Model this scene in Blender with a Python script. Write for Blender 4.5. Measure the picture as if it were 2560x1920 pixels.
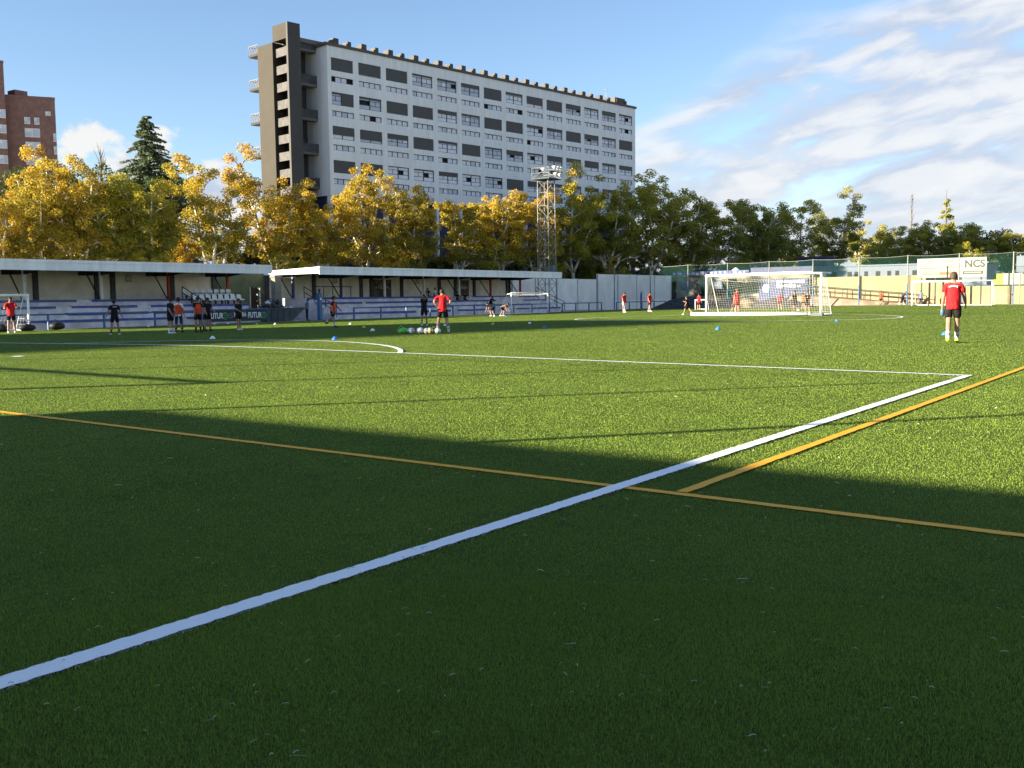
import bpy, math, random
import numpy as np
from mathutils import Matrix, Vector

# ------------------------------------------------------------------ camera, sky, sun, exposure
scene = bpy.context.scene
for _o in list(bpy.data.objects):
    bpy.data.objects.remove(_o, do_unlink=True)
COL = scene.collection
RAD = math.radians
SUN_EL, SUN_AZ = 13.0, 37.0            # elevation; shadows run 37 deg clockwise from +Y

cam_d = bpy.data.cameras.new('camera')
cam = bpy.data.objects.new('camera', cam_d)
COL.objects.link(cam)
cam_d.sensor_width = 36.0
cam_d.lens = 2538.9 / 2560 * 36.0
cam_d.clip_end = 6000
_yaw, _pitch, _roll = 0.62093, -0.0843, -0.01302
_f = Vector((-math.sin(_yaw) * math.cos(_pitch), math.cos(_yaw) * math.cos(_pitch), math.sin(_pitch)))
_r = Vector((math.cos(_yaw), math.sin(_yaw), 0))
_u = _r.cross(_f)
_r2 = _r * math.cos(_roll) + _u * math.sin(_roll)
_u2 = -_r * math.sin(_roll) + _u * math.cos(_roll)
CAMP = Vector((3.694, -18.442, 1.4126))
cam.matrix_world = Matrix(((_r2.x, _u2.x, -_f.x, CAMP.x), (_r2.y, _u2.y, -_f.y, CAMP.y),
                           (_r2.z, _u2.z, -_f.z, CAMP.z), (0, 0, 0, 1)))
scene.camera = cam
scene.render.resolution_x, scene.render.resolution_y = 1024, 768

scene.view_settings.view_transform = 'Standard'
scene.view_settings.look = 'None'
scene.view_settings.exposure = 2.2
scene.view_settings.gamma = 1.0

sun_d = bpy.data.lights.new('sun', 'SUN')
sun_d.energy = 5.0
sun_d.angle = RAD(0.55)
sun_d.color = (1.0, 0.86, 0.64)
sun = bpy.data.objects.new('sun', sun_d)
COL.objects.link(sun)
_dir = Vector((math.sin(RAD(SUN_AZ)) * math.cos(RAD(SUN_EL)), math.cos(RAD(SUN_AZ)) * math.cos(RAD(SUN_EL)), -math.sin(RAD(SUN_EL))))
sun.rotation_euler = _dir.to_track_quat('-Z', 'Y').to_euler()
sun.location = (-40, -60, 60)


class NT:
    """small helper to write node trees"""
    def __init__(s, tree): s.t = tree; s.n = tree.nodes; s.l = tree.links
    def node(s, typ, **kw):
        n = s.n.new(typ)
        for k, v in kw.items(): setattr(n, k, v)
        return n
    def put(s, sock, v):
        if isinstance(v, bpy.types.NodeSocket): s.l.new(v, sock)
        elif v is not None:
            if hasattr(sock.default_value, '__len__') and not hasattr(v, '__len__'): v = (v,) * len(sock.default_value)
            sock.default_value = tuple(v) + ((1.0,) if hasattr(v, '__len__') and hasattr(sock.default_value, '__len__') and len(sock.default_value) == 4 and len(v) == 3 else ()) if hasattr(v, '__len__') else v
    def math(s, op, a, b=None, c=None, clamp=False):
        n = s.node('ShaderNodeMath', operation=op); n.use_clamp = clamp
        s.put(n.inputs[0], a); s.put(n.inputs[1], b)
        if c is not None: s.put(n.inputs[2], c)
        return n.outputs[0]
    def vmath(s, op, a, b=None):
        n = s.node('ShaderNodeVectorMath', operation=op)
        s.put(n.inputs[0], a)
        if b is not None: s.put(n.inputs[1], b)
        return n.outputs[1] if op in ('DOT_PRODUCT', 'LENGTH') else n.outputs[0]
    def mapr(s, v, a, b, c=0.0, d=1.0, smooth=True):
        n = s.node('ShaderNodeMapRange'); n.interpolation_type = 'SMOOTHSTEP' if smooth else 'LINEAR'
        s.put(n.inputs[0], v); s.put(n.inputs[1], a); s.put(n.inputs[2], b); s.put(n.inputs[3], c); s.put(n.inputs[4], d)
        return n.outputs[0]
    def noise(s, vec, scale, detail=3.0, rough=0.55, dist=0.0):
        n = s.node('ShaderNodeTexNoise')
        if vec is not None: s.l.new(vec, n.inputs['Vector'])
        n.inputs['Scale'].default_value = scale; n.inputs['Detail'].default_value = detail
        n.inputs['Roughness'].default_value = rough; n.inputs['Distortion'].default_value = dist
        return n.outputs['Fac']
    def mix(s, fac, a, b, blend='MIX'):
        n = s.node('ShaderNodeMix', data_type='RGBA', blend_type=blend)
        s.put(n.inputs['Factor'], fac); s.put(n.inputs[6], a); s.put(n.inputs[7], b)
        return n.outputs[2]
    def ramp(s, fac, stops):
        n = s.node('ShaderNodeValToRGB'); r = n.color_ramp
        while len(r.elements) < len(stops): r.elements.new(0.5)
        for e, (p, c) in zip(r.elements, stops): e.position = p; e.color = tuple(c) + (1.0,)
        s.l.new(fac, n.inputs[0]); return n.outputs[0]
    def scale(s, vec, sc):
        n = s.node('ShaderNodeMapping'); s.l.new(vec, n.inputs['Vector']); n.inputs['Scale'].default_value = sc
        return n.outputs[0]


world = bpy.data.worlds.new('World'); scene.world = world; world.use_nodes = True
w = NT(world.node_tree); w.n.clear()
sky = w.node('ShaderNodeTexSky', sky_type='NISHITA')
sky.sun_disc = False
sky.sun_elevation = RAD(SUN_EL); sky.sun_rotation = RAD(180 + SUN_AZ)
sky.altitude = 650; sky.air_density = 1.0; sky.dust_density = 0.35; sky.ozone_density = 2.2
tc = w.node('ShaderNodeTexCoord').outputs['Generated']
sep = w.node('ShaderNodeSeparateXYZ'); w.l.new(tc, sep.inputs[0])
X, Y, Z = sep.outputs
azm = w.math('ARCTAN2', X, Y)
elv = w.math('ARCSINE', Z)
# high cloud bank: soft waves rising to the right, lying right of a slanting edge
tw = RAD(10)
ca = w.math('ADD', w.math('MULTIPLY', azm, math.cos(tw)), w.math('MULTIPLY', elv, math.sin(tw)))
cb = w.math('SUBTRACT', w.math('MULTIPLY', elv, math.cos(tw)), w.math('MULTIPLY', azm, math.sin(tw)))
cv = w.node('ShaderNodeCombineXYZ'); w.put(cv.inputs[0], w.math('MULTIPLY', ca, 5.0)); w.put(cv.inputs[1], w.math('MULTIPLY', cb, 17.0)); w.put(cv.inputs[2], 3.1)
n1 = w.noise(cv.outputs[0], 0.9, 4.0, 0.5, 0.5)
n2 = w.noise(cv.outputs[0], 2.5, 9.0, 0.54, 0.35)
edge = w.math('SUBTRACT', w.math('ADD', w.math('MULTIPLY', w.math('ADD', azm, RAD(28)), 0.55), RAD(9.8)), elv)
edge = w.math('ADD', edge, w.math('MULTIPLY', w.math('SUBTRACT', n1, 0.5), 0.20))
cover = w.mapr(edge, -0.02, 0.06)
azmask = w.math('MULTIPLY', w.mapr(w.math('ADD', azm, w.math('MULTIPLY', w.math('SUBTRACT', n2, 0.5), 0.25)), -0.60, -0.46), w.mapr(azm, 0.7, 1.6, 1.0, 0.0))
fill = w.math('MULTIPLY', cover, azmask)
body = w.math('ADD', w.math('MULTIPLY', n1, 0.55), w.math('MULTIPLY', n2, 0.45))
cirr = w.math('MULTIPLY', w.mapr(body, 0.345, 0.51), fill)
# low cumulus bank round the horizon
sc3 = w.vmath('ADD', w.scale(tc, (1.0, 1.0, 1.9)), (0.42, 0.27, 0.0))
c1 = w.noise(sc3, 8.5, 9.0, 0.55, 0.15)
thr = w.mapr(Z, 0.10, 0.185, 0.37, 0.72, False)
cum = w.math('MULTIPLY', w.mapr(w.math('SUBTRACT', c1, thr), 0.0, 0.06), w.mapr(azm, -0.72, -0.55, 1.0, 0.15))
c2 = w.noise(w.vmath('ADD', sc3, (0.010, 0.012, -0.022)), 8.5, 9.0, 0.55, 0.15)
shade = w.mapr(w.math('SUBTRACT', c1, c2), -0.07, 0.07)
skyc = w.mix(1.0, sky.outputs[0], (1.06, 1.04, 1.09), 'MULTIPLY')
cirr_col = w.mix(w.mapr(w.math('ADD', n2, w.math('MULTIPLY', w.math('SUBTRACT', n1, .5), .4)), 0.38, 0.66), (2.35, 2.7, 3.35), (3.75, 3.8, 3.9))
cum_col = w.mix(shade, (2.3, 2.65, 3.3), (4.0, 3.95, 3.85))
c_a = w.mix(w.math('MULTIPLY', cirr, 0.93), skyc, cirr_col)
c_b = w.mix(w.math('MULTIPLY', cum, 0.92), c_a, cum_col)
bg = w.node('ShaderNodeBackground'); w.l.new(c_b, bg.inputs[0]); bg.inputs[1].default_value = 0.0522
out = w.node('ShaderNodeOutputWorld'); w.l.new(bg.outputs[0], out.inputs[0])

# ------------------------------------------------------------------ helpers
Q = 0.009


def gz(x):
    v = abs(x + 20.16)
    if v < 4: v = 2 + v * v / 8           # rounded ridge
    return max(Q * (20.16 - v), -0.16)


def mat(name, col, rough=0.75, var=0.16, scale=2.5, bump=0.0, bscale=40.0, spec=0.35, metal=0.0, col2=None, detail=4.0, stretch=None):
    m = bpy.data.materials.new(name); m.use_nodes = True
    k = NT(m.node_tree); k.n.clear()
    tcn = k.node('ShaderNodeTexCoord').outputs['Object']
    if stretch: tcn = k.scale(tcn, stretch)
    f = k.mapr(k.noise(tcn, scale, detail, 0.6), 0.3, 0.7)
    a = tuple(c * (1 - var) for c in col); b = tuple(min(c * (1 + var), 1) for c in (col2 or col))
    c = k.mix(f, a, b)
    p = k.node('ShaderNodeBsdfPrincipled')
    k.l.new(c, p.inputs['Base Color']); p.inputs['Roughness'].default_value = rough
    p.inputs['Specular IOR Level'].default_value = spec; p.inputs['Metallic'].default_value = metal
    if bump:
        bn = k.node('ShaderNodeBump'); bn.inputs['Strength'].default_value = bump; bn.inputs['Distance'].default_value = 0.02
        k.l.new(k.noise(tcn, bscale, 3.0), bn.inputs['Height']); k.l.new(bn.outputs[0], p.inputs['Normal'])
    o = k.node('ShaderNodeOutputMaterial'); k.l.new(p.outputs[0], o.inputs[0])
    return m


class MB:
    def __init__(s): s.v = []; s.f = []; s.m = []
    def add(s, vs, fs, mi=0):
        b = len(s.v); s.v += [tuple(v) for v in vs]; s.f += [tuple(i + b for i in f) for f in fs]; s.m += [mi] * len(fs); return s
    def box(s, x0, x1, y0, y1, z0, z1, mi=0):
        return s.add([(x0, y0, z0), (x1, y0, z0), (x1, y1, z0), (x0, y1, z0), (x0, y0, z1), (x1, y0, z1), (x1, y1, z1), (x0, y1, z1)],
                     [(0, 3, 2, 1), (4, 5, 6, 7), (0, 1, 5, 4), (1, 2, 6, 5), (2, 3, 7, 6), (3, 0, 4, 7)], mi)
    def tube(s, p0, p1, r0, r1=None, n=8, mi=0, caps=True):
        return s.pipe([p0, p1], [r0, r0 if r1 is None else r1], n, mi, caps)
    def pipe(s, pts, rs, n=8, mi=0, caps=True):
        pts = [Vector(p) for p in pts]; b = len(s.v); k = len(pts); prev = None
        for i, p in enumerate(pts):
            t = (pts[min(i + 1, k - 1)] - pts[max(i - 1, 0)])
            t = t.normalized() if t.length > 1e-9 else Vector((0, 0, 1))
            if prev is None: a = t.orthogonal().normalized()
            else:
                a = prev - t * prev.dot(t); a = a.normalized() if a.length > 1e-6 else t.orthogonal().normalized()
            prev = a; c = t.cross(a)
            for j in range(n):
                th = 2 * math.pi * j / n
                s.v.append(tuple(p + (a * math.cos(th) + c * math.sin(th)) * rs[i]))
        for i in range(k - 1):
            for j in range(n):
                s.f.append((b + i * n + j, b + i * n + (j + 1) % n, b + (i + 1) * n + (j + 1) % n, b + (i + 1) * n + j)); s.m.append(mi)
        if caps:
            s.f.append(tuple(b + j for j in reversed(range(n)))); s.m.append(mi)
            s.f.append(tuple(b + (k - 1) * n + j for j in range(n))); s.m.append(mi)
        return s
    def quad(s, a, b, c, d, mi=0): return s.add([a, b, c, d], [(0, 1, 2, 3)], mi)
    def prism(s, poly, z0, z1, mi=0):
        n = len(poly); vs = [(x, y, z0) for x, y in poly] + [(x, y, z1) for x, y in poly]
        fs = [tuple(reversed(range(n))), tuple(range(n, 2 * n))] + [(i, (i + 1) % n, n + (i + 1) % n, n + i) for i in range(n)]
        return s.add(vs, fs, mi)
    def ball(s, c, rx, ry=None, rz=None, nu=12, nv=8, mi=0):
        ry = rx if ry is None else ry; rz = rx if rz is None else rz
        vs = [(c[0], c[1], c[2] - rz)]
        for i in range(1, nv):
            ph = math.pi * i / nv - math.pi / 2
            for j in range(nu):
                th = 2 * math.pi * j / nu
                vs.append((c[0] + rx * math.cos(ph) * math.cos(th), c[1] + ry * math.cos(ph) * math.sin(th), c[2] + rz * math.sin(ph)))
        vs.append((c[0], c[1], c[2] + rz)); top = len(vs) - 1
        fs = [(0, 1 + (j + 1) % nu, 1 + j) for j in range(nu)]
        for i in range(nv - 2):
            for j in range(nu):
                a = 1 + i * nu + j; b2 = 1 + i * nu + (j + 1) % nu
                fs.append((a, b2, b2 + nu, a + nu))
        fs += [(top, 1 + (nv - 2) * nu + j, 1 + (nv - 2) * nu + (j + 1) % nu) for j in range(nu)]
        return s.add(vs, fs, mi)
    def mesh(s, name, mats, smooth=False):
        me = bpy.data.meshes.new(name); me.from_pydata(s.v, [], s.f)
        mats = mats if isinstance(mats, (list, tuple)) else [mats]
        for m in mats: me.materials.append(m)
        if len(mats) > 1: me.polygons.foreach_set('material_index', s.m)
        if smooth: me.polygons.foreach_set('use_smooth', [True] * len(s.f))
        me.update(); return me
    def build(s, name, mats, parent=None, smooth=False, world=True):
        return link(name, s.mesh(name, mats, smooth), parent, world)


def link(name, me, parent=None, world=False, loc=None):
    """world=True: mesh is written in the frame the parent's own frame stands in (static things)"""
    o = bpy.data.objects.new(name, me); COL.objects.link(o)
    if loc is not None: o.location = loc
    if parent is not None:
        o.parent = parent
        if world: o.matrix_parent_inverse = inv(parent)
    return o


def inv(o):
    m = o.get('_inv')
    return Matrix.Translation(-Vector(ROOTLOC.get(o.name, (0, 0, 0))))


ROOTLOC = {}


def tag(o, label=None, cat=None, group=None, kind=None):
    if label: o['label'] = label
    if cat: o['category'] = cat
    if group: o['group'] = group
    if kind: o['kind'] = kind
    return o


def thing(name, label, cat, loc=(0, 0, 0), rz=0.0, group=None):
    o = bpy.data.objects.new(name, None); COL.objects.link(o)
    o.empty_display_size = 0.3; o.location = loc; o.rotation_euler = (0, 0, rz)
    ROOTLOC[o.name] = tuple(loc)
    return tag(o, label, cat, group)


def copy_tree(o, parent=None):
    c = o.copy(); COL.objects.link(c)
    if parent is not None: c.parent = parent
    for ch in list(o.children): copy_tree(ch, c)
    return c


def text_mesh(txt, size, mat_, bold=0.0, extrude=0.004):
    cu = bpy.data.curves.new('lettering', 'FONT'); cu.body = txt; cu.size = size; cu.align_x = 'CENTER'; cu.align_y = 'CENTER'
    cu.offset = bold; cu.extrude = extrude
    t = bpy.data.objects.new('tmp', cu); COL.objects.link(t)
    bpy.context.view_layer.update()
    me = bpy.data.meshes.new_from_object(t.evaluated_get(bpy.context.evaluated_depsgraph_get()))
    bpy.data.objects.remove(t); me.materials.clear(); me.materials.append(mat_); return me


rng = random.Random(7)

# ------------------------------------------------------------------ materials
def turf_mat():
    m = bpy.data.materials.new('turf'); m.use_nodes = True
    k = NT(m.node_tree); k.n.clear()
    tcn = k.node('ShaderNodeTexCoord').outputs['Object']
    big = k.noise(tcn, 0.22, 4.0, 0.6)
    mid = k.noise(tcn, 2.6, 4.0, 0.65)
    fine = k.noise(tcn, 55.0, 3.0, 0.7)
    ff = k.math('ADD', k.math('MULTIPLY', fine, 0.5), k.math('ADD', k.math('MULTIPLY', mid, 0.3), k.math('MULTIPLY', big, 0.2)))
    c = k.ramp(ff, [(0.30, (0.030, 0.050, 0.010)), (0.5, (0.090, 0.135, 0.025)), (0.70, (0.18, 0.24, 0.042))])
    fiber = k.noise(k.scale(tcn, (90, 90, 20)), 1.0, 2.0, 0.6)
    fiber2 = k.noise(k.scale(tcn, (24, 24, 8)), 1.0, 3.0, 0.6)
    h = k.math('ADD', fiber, k.math('MULTIPLY', fiber2, 1.2))
    bn = k.node('ShaderNodeBump'); bn.inputs['Strength'].default_value = 1.0; bn.inputs['Distance'].default_value = 0.034
    k.l.new(h, bn.inputs['Height'])
    p = k.node('ShaderNodeBsdfPrincipled'); k.l.new(c, p.inputs['Base Color']); p.inputs['Roughness'].default_value = 0.9
    p.inputs['Specular IOR Level'].default_value = 0.05
    k.l.new(bn.outputs[0], p.inputs['Normal'])
    o = k.node('ShaderNodeOutputMaterial'); k.l.new(p.outputs[0], o.inputs[0]); return m


def blade_mat(name, a, b):
    m = bpy.data.materials.new(name); m.use_nodes = True
    k = NT(m.node_tree); k.n.clear()
    at = k.node('ShaderNodeAttribute', attribute_name='tint').outputs['Fac']
    c = k.mix(at, a, b)
    d = k.node('ShaderNodeBsdfPrincipled'); k.l.new(c, d.inputs['Base Color']); d.inputs['Roughness'].default_value = 0.8; d.inputs['Specular IOR Level'].default_value = 0.05
    t = k.node('ShaderNodeBsdfTranslucent'); k.l.new(c, t.inputs[0])
    mx = k.node('ShaderNodeMixShader'); mx.inputs[0].default_value = 0.3; k.l.new(d.outputs[0], mx.inputs[1]); k.l.new(t.outputs[0], mx.inputs[2])
    o = k.node('ShaderNodeOutputMaterial'); k.l.new(mx.outputs[0], o.inputs[0]); return m


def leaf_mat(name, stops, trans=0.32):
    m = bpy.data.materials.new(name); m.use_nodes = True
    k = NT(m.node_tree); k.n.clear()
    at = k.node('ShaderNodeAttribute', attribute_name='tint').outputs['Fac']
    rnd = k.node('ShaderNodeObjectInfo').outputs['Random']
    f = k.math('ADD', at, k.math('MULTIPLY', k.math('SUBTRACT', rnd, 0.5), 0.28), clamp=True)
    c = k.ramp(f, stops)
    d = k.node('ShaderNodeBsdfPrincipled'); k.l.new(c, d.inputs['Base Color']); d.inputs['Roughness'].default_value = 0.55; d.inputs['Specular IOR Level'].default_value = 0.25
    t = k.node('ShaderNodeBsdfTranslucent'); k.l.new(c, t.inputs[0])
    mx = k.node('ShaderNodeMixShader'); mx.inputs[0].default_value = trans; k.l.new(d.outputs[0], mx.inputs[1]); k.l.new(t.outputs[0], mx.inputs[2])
    o = k.node('ShaderNodeOutputMaterial'); k.l.new(mx.outputs[0], o.inputs[0]); return m


def line_mat(name, col):
    m = bpy.data.materials.new(name); m.use_nodes = True
    k = NT(m.node_tree); k.n.clear()
    tcn = k.node('ShaderNodeTexCoord').outputs['Object']
    n = k.noise(tcn, 26.0, 5.0, 0.75); n2 = k.noise(tcn, 3.0, 3.0)
    hole = k.mapr(k.math('ADD', n, k.math('MULTIPLY', n2, 0.25)), 0.38, 0.50)
    c = k.mix(hole, tuple(v * 0.45 for v in col), col)
    bn = k.node('ShaderNodeBump'); bn.inputs['Strength'].default_value = 0.3; bn.inputs['Distance'].default_value = 0.008
    k.l.new(k.noise(k.scale(tcn, (80, 80, 20)), 1.0, 2.0), bn.inputs['Height'])
    p = k.node('ShaderNodeBsdfPrincipled'); k.l.new(c, p.inputs['Base Color']); p.inputs['Roughness'].default_value = 0.6; p.inputs['Specular IOR Level'].default_value = 0.2
    k.l.new(bn.outputs[0], p.inputs['Normal'])
    o = k.node('ShaderNodeOutputMaterial'); k.l.new(p.outputs[0], o.inputs[0]); return m


def net_mat(name, col, alpha):
    m = bpy.data.materials.new(name); m.use_nodes = True
    k = NT(m.node_tree); k.n.clear()
    tcn = k.node('ShaderNodeTexCoord').outputs['Object']
    d = k.node('ShaderNodeBsdfDiffuse'); d.inputs[0].default_value = tuple(col) + (1,)
    t = k.node('ShaderNodeBsdfTransparent'); mx = k.node('ShaderNodeMixShader')
    k.put(mx.inputs[0], k.mapr(k.noise(tcn, 0.6, 3.0), 0.3, 0.7, alpha * 0.75, alpha * 1.25))
    k.l.new(t.outputs[0], mx.inputs[1]); k.l.new(d.outputs[0], mx.inputs[2])
    o = k.node('ShaderNodeOutputMaterial'); k.l.new(mx.outputs[0], o.inputs[0]); return m


M = {}
M['turf'] = turf_mat()
M['white_line'] = line_mat('white_line', (0.90, 0.90, 0.90))
M['yellow_line'] = line_mat('yellow_line', (0.82, 0.40, 0.018))
M['blade'] = blade_mat('blade', (0.048, 0.090, 0.019), (0.325, 0.47, 0.076))
M['blade_white'] = blade_mat('blade_white', (0.70, 0.72, 0.75), (0.84, 0.85, 0.86))
M['blade_yellow'] = blade_mat('blade_yellow', (0.64, 0.29, 0.012), (0.80, 0.40, 0.02))
M['litter'] = blade_mat('litter', (0.30, 0.33, 0.20), (0.62, 0.62, 0.48))
M['ground'] = mat('ground', (0.30, 0.27, 0.21), 0.95, 0.3, 0.15, 0.4, 6)
M['dirt'] = mat('dirt', (0.22, 0.175, 0.125), 0.95, 0.3, 0.8, 0.5, 8)
M['apron'] = mat('apron', (0.36, 0.33, 0.32), 0.9, 0.25, 0.7, 0.3, 10)
M['facade'] = mat('facade', (0.78, 0.80, 0.81), 0.85, 0.07, 0.9, 0.15, 6, stretch=(1.6, 1.6, 0.14), detail=6)
M['facade_dark'] = mat('facade_dark', (0.16, 0.15, 0.14), 0.85, 0.08, 0.4, 0.15, 6)
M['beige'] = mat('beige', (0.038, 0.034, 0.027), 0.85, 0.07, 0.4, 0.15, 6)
M['shaft_grey'] = mat('shaft_grey', (0.070, 0.070, 0.070), 0.85, 0.07, 0.4, 0.15, 6)
M['blind'] = mat('blind', (0.070, 0.070, 0.072), 0.6, 0.12, 1.2, 0.3, 30, stretch=(1, 1, 12))
M['win_frame'] = mat('win_frame', (0.035, 0.045, 0.07), 0.5, 0.1)
M['pane'] = mat('pane', (0.42, 0.46, 0.56), 0.12, 0.22, 0.35, spec=0.9)
M['pane_light'] = mat('pane_light', (0.66, 0.68, 0.76), 0.2, 0.10, 0.5, spec=0.7)
M['dark'] = mat('dark', (0.012, 0.012, 0.014), 0.7, 0.2)
M['roof_edge'] = mat('roof_edge', (0.10, 0.088, 0.078), 0.8, 0.2)
M['brick'] = mat('brick', (0.21, 0.120, 0.100), 0.9, 0.16, 1.6, 0.4, 12)
M['awning'] = mat('awning', (0.70, 0.68, 0.64), 0.6, 0.12)
M['bark'] = mat('bark', (0.42, 0.37, 0.29), 0.9, 0.40, 2.6, 0.5, 10, col2=(0.62, 0.57, 0.47))
M['bark_dark'] = mat('bark_dark', (0.11, 0.085, 0.06), 0.95, 0.3, 3.0)
M['leaf_gold'] = leaf_mat('leaf_gold', [(0.0, (0.155, 0.155, 0.022)), (0.3, (0.34, 0.285, 0.032)), (0.65, (0.54, 0.385, 0.040)), (1.0, (0.58, 0.31, 0.05))], 0.42)
M['leaf_olive'] = leaf_mat('leaf_olive', [(0.0, (0.13, 0.16, 0.026)), (0.45, (0.32, 0.31, 0.036)), (0.8, (0.52, 0.43, 0.042)), (1.0, (0.58, 0.40, 0.05))], 0.45)
M['leaf_dark'] = leaf_mat('leaf_dark', [(0.0, (0.13, 0.155, 0.035)), (0.5, (0.32, 0.315, 0.05)), (0.85, (0.52, 0.44, 0.06)), (1.0, (0.58, 0.44, 0.07))], 0.45)
M['needle'] = leaf_mat('needle', [(0.0, (0.060, 0.090, 0.058)), (0.6, (0.15, 0.20, 0.11)), (1.0, (0.26, 0.30, 0.15))], 0.25)
M['pine'] = leaf_mat('pine', [(0.0, (0.030, 0.048, 0.013)), (0.6, (0.085, 0.115, 0.027)), (1.0, (0.16, 0.19, 0.048))], 0.2)
M['shade_hedge'] = leaf_mat('shade_hedge', [(0.0, (0.020, 0.025, 0.008)), (0.6, (0.060, 0.066, 0.014)), (1.0, (0.16, 0.14, 0.026))], 0.2)  # leaf colour kept dark in place of the shade behind the trees
M['roof_white'] = mat('roof_white', (0.86, 0.86, 0.86), 0.6, 0.10, 1.2, stretch=(1.5, 1.5, 0.3), detail=6)
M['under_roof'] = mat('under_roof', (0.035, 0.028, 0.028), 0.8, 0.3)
M['stand_wall'] = mat('stand_wall', (0.80, 0.74, 0.64), 0.9, 0.14, 0.7, 0.2, 14)
M['pilaster'] = mat('pilaster', (0.075, 0.073, 0.075), 0.8, 0.25)
M['tier'] = mat('tier', (0.56, 0.52, 0.53), 0.9, 0.2, 1.3, 0.3, 12)
M['tier_blue'] = mat('tier_blue', (0.20, 0.20, 0.26), 0.75, 0.35, 1.6, 0.3, 8, col2=(0.018, 0.045, 0.26), detail=6)
M['blue_metal'] = mat('blue_metal', (0.035, 0.11, 0.24), 0.5, 0.2, 2.0, spec=0.5)
M['white_paint'] = mat('white_paint', (0.80, 0.80, 0.79), 0.45, 0.07, 2.0, spec=0.5)
M['red_paint'] = mat('red_paint', (0.42, 0.04, 0.025), 0.5, 0.2, 2.0)
M['navy_paint'] = mat('navy_paint', (0.05, 0.05, 0.14), 0.5, 0.2, 2.0)
M['black_metal'] = mat('black_metal', (0.03, 0.03, 0.034), 0.5, 0.2)
M['galv'] = mat('galv', (0.20, 0.20, 0.185), 0.45, 0.2, 3.0, spec=0.5, metal=0.2)
M['green_wall'] = mat('green_wall', (0.12, 0.14, 0.075), 0.9, 0.18, 0.8)
M['concrete'] = mat('concrete', (0.84, 0.81, 0.74), 0.9, 0.09, 0.7, 0.25, 12, stretch=(1.0, 1.0, 0.6), detail=6)
M['stone_grey'] = mat('stone_grey', (0.20, 0.20, 0.18), 0.9, 0.2, 2.0, 0.2, 12)
M['concrete_joint'] = mat('concrete_joint', (0.46, 0.45, 0.43), 0.9, 0.15)
M['yellow_wall'] = mat('yellow_wall', (0.30, 0.24, 0.14), 0.9, 0.10, 0.7, 0.25, 12)
M['yellow_joint'] = mat('yellow_joint', (0.20, 0.16, 0.10), 0.9, 0.15)
M['cabin'] = mat('cabin', (0.19, 0.18, 0.14), 0.9, 0.16, 0.5)  # wall colour darkened to carry the dappled shade on the cabin
M['shade_white'] = mat('shade_white', (0.135, 0.16, 0.205), 0.8, 0.06)  # white with bluish shade put into the colour
M['navy_roof'] = mat('navy_roof', (0.045, 0.055, 0.12), 0.6, 0.2)
M['green_net'] = net_mat('green_net', (0.03, 0.10, 0.085), 0.13)
M['net_white'] = mat('net_white', (0.78, 0.77, 0.72), 0.7, 0.1)
M['seat_white'] = mat('seat_white', (0.80, 0.80, 0.81), 0.4, 0.06)
M['sign_white'] = mat('sign_white', (0.30, 0.29, 0.25), 0.6, 0.03)
M['sign_grey'] = mat('sign_grey', (0.032, 0.034, 0.040), 0.6, 0.05)
M['sign_pale'] = mat('sign_pale', (0.13, 0.125, 0.11), 0.6, 0.05)
M['sign_orange'] = mat('sign_orange', (0.26, 0.12, 0.045), 0.6, 0.05)
M['lime'] = mat('lime', (0.20, 0.26, 0.05), 0.6, 0.15)
M['banner_black'] = mat('banner_black', (0.018, 0.024, 0.034), 0.55, 0.3, 1.5)
M['banner_navy'] = mat('banner_navy', (0.035, 0.045, 0.13), 0.55, 0.25, 1.5)
M['banner_green'] = mat('banner_green', (0.05, 0.24, 0.10), 0.6, 0.1)
M['white_ink'] = mat('white_ink', (0.72, 0.73, 0.73), 0.6, 0.1)
M['poster'] = mat('poster', (0.035, 0.028, 0.025), 0.6, 0.4, 3.0, col2=(0.11, 0.09, 0.075))
M['poster_pale'] = mat('poster_pale', (0.42, 0.38, 0.33), 0.6, 0.12, 6.0)
M['skip_metal'] = mat('skip_metal', (0.060, 0.072, 0.085), 0.6, 0.35, 1.5, 0.2, 10)
M['rubble'] = mat('rubble', (0.07, 0.065, 0.065), 0.9, 0.5, 3.0)
M['rubber'] = mat('rubber', (0.045, 0.045, 0.050), 0.95, 0.35, 3.0, 0.8, 18)
M['black_bag'] = mat('black_bag', (0.014, 0.014, 0.018), 0.6, 0.3)
M['lime_bag'] = mat('lime_bag', (0.18, 0.62, 0.10), 0.6, 0.2)
M['ball_blue'] = mat('ball_blue', (0.14, 0.19, 0.26), 0.4, 0.7, 9.0, col2=(0.62, 0.66, 0.72), detail=1.0)
M['ball_gold'] = mat('ball_gold', (0.45, 0.27, 0.04), 0.4, 0.5, 9.0, col2=(0.62, 0.50, 0.22), detail=1.0)
M['cone_white'] = mat('cone_white', (0.78, 0.80, 0.80), 0.5, 0.05)
M['cone_blue'] = mat('cone_blue', (0.03, 0.16, 0.52), 0.5, 0.1)
M['cone_yellow'] = mat('cone_yellow', (0.52, 0.50, 0.10), 0.5, 0.1)
M['lamp_glass'] = mat('lamp_glass', (0.75, 0.74, 0.70), 0.3, 0.05)
def cloth(n, c):
    M[n] = mat(n, c, 0.85, 0.28, 9.0, 0.9, 11, spec=0.12, stretch=(1.0, 1.0, 0.45))
    for nd in M[n].node_tree.nodes:
        if nd.type == 'BUMP': nd.inputs['Distance'].default_value = 0.05


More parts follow.
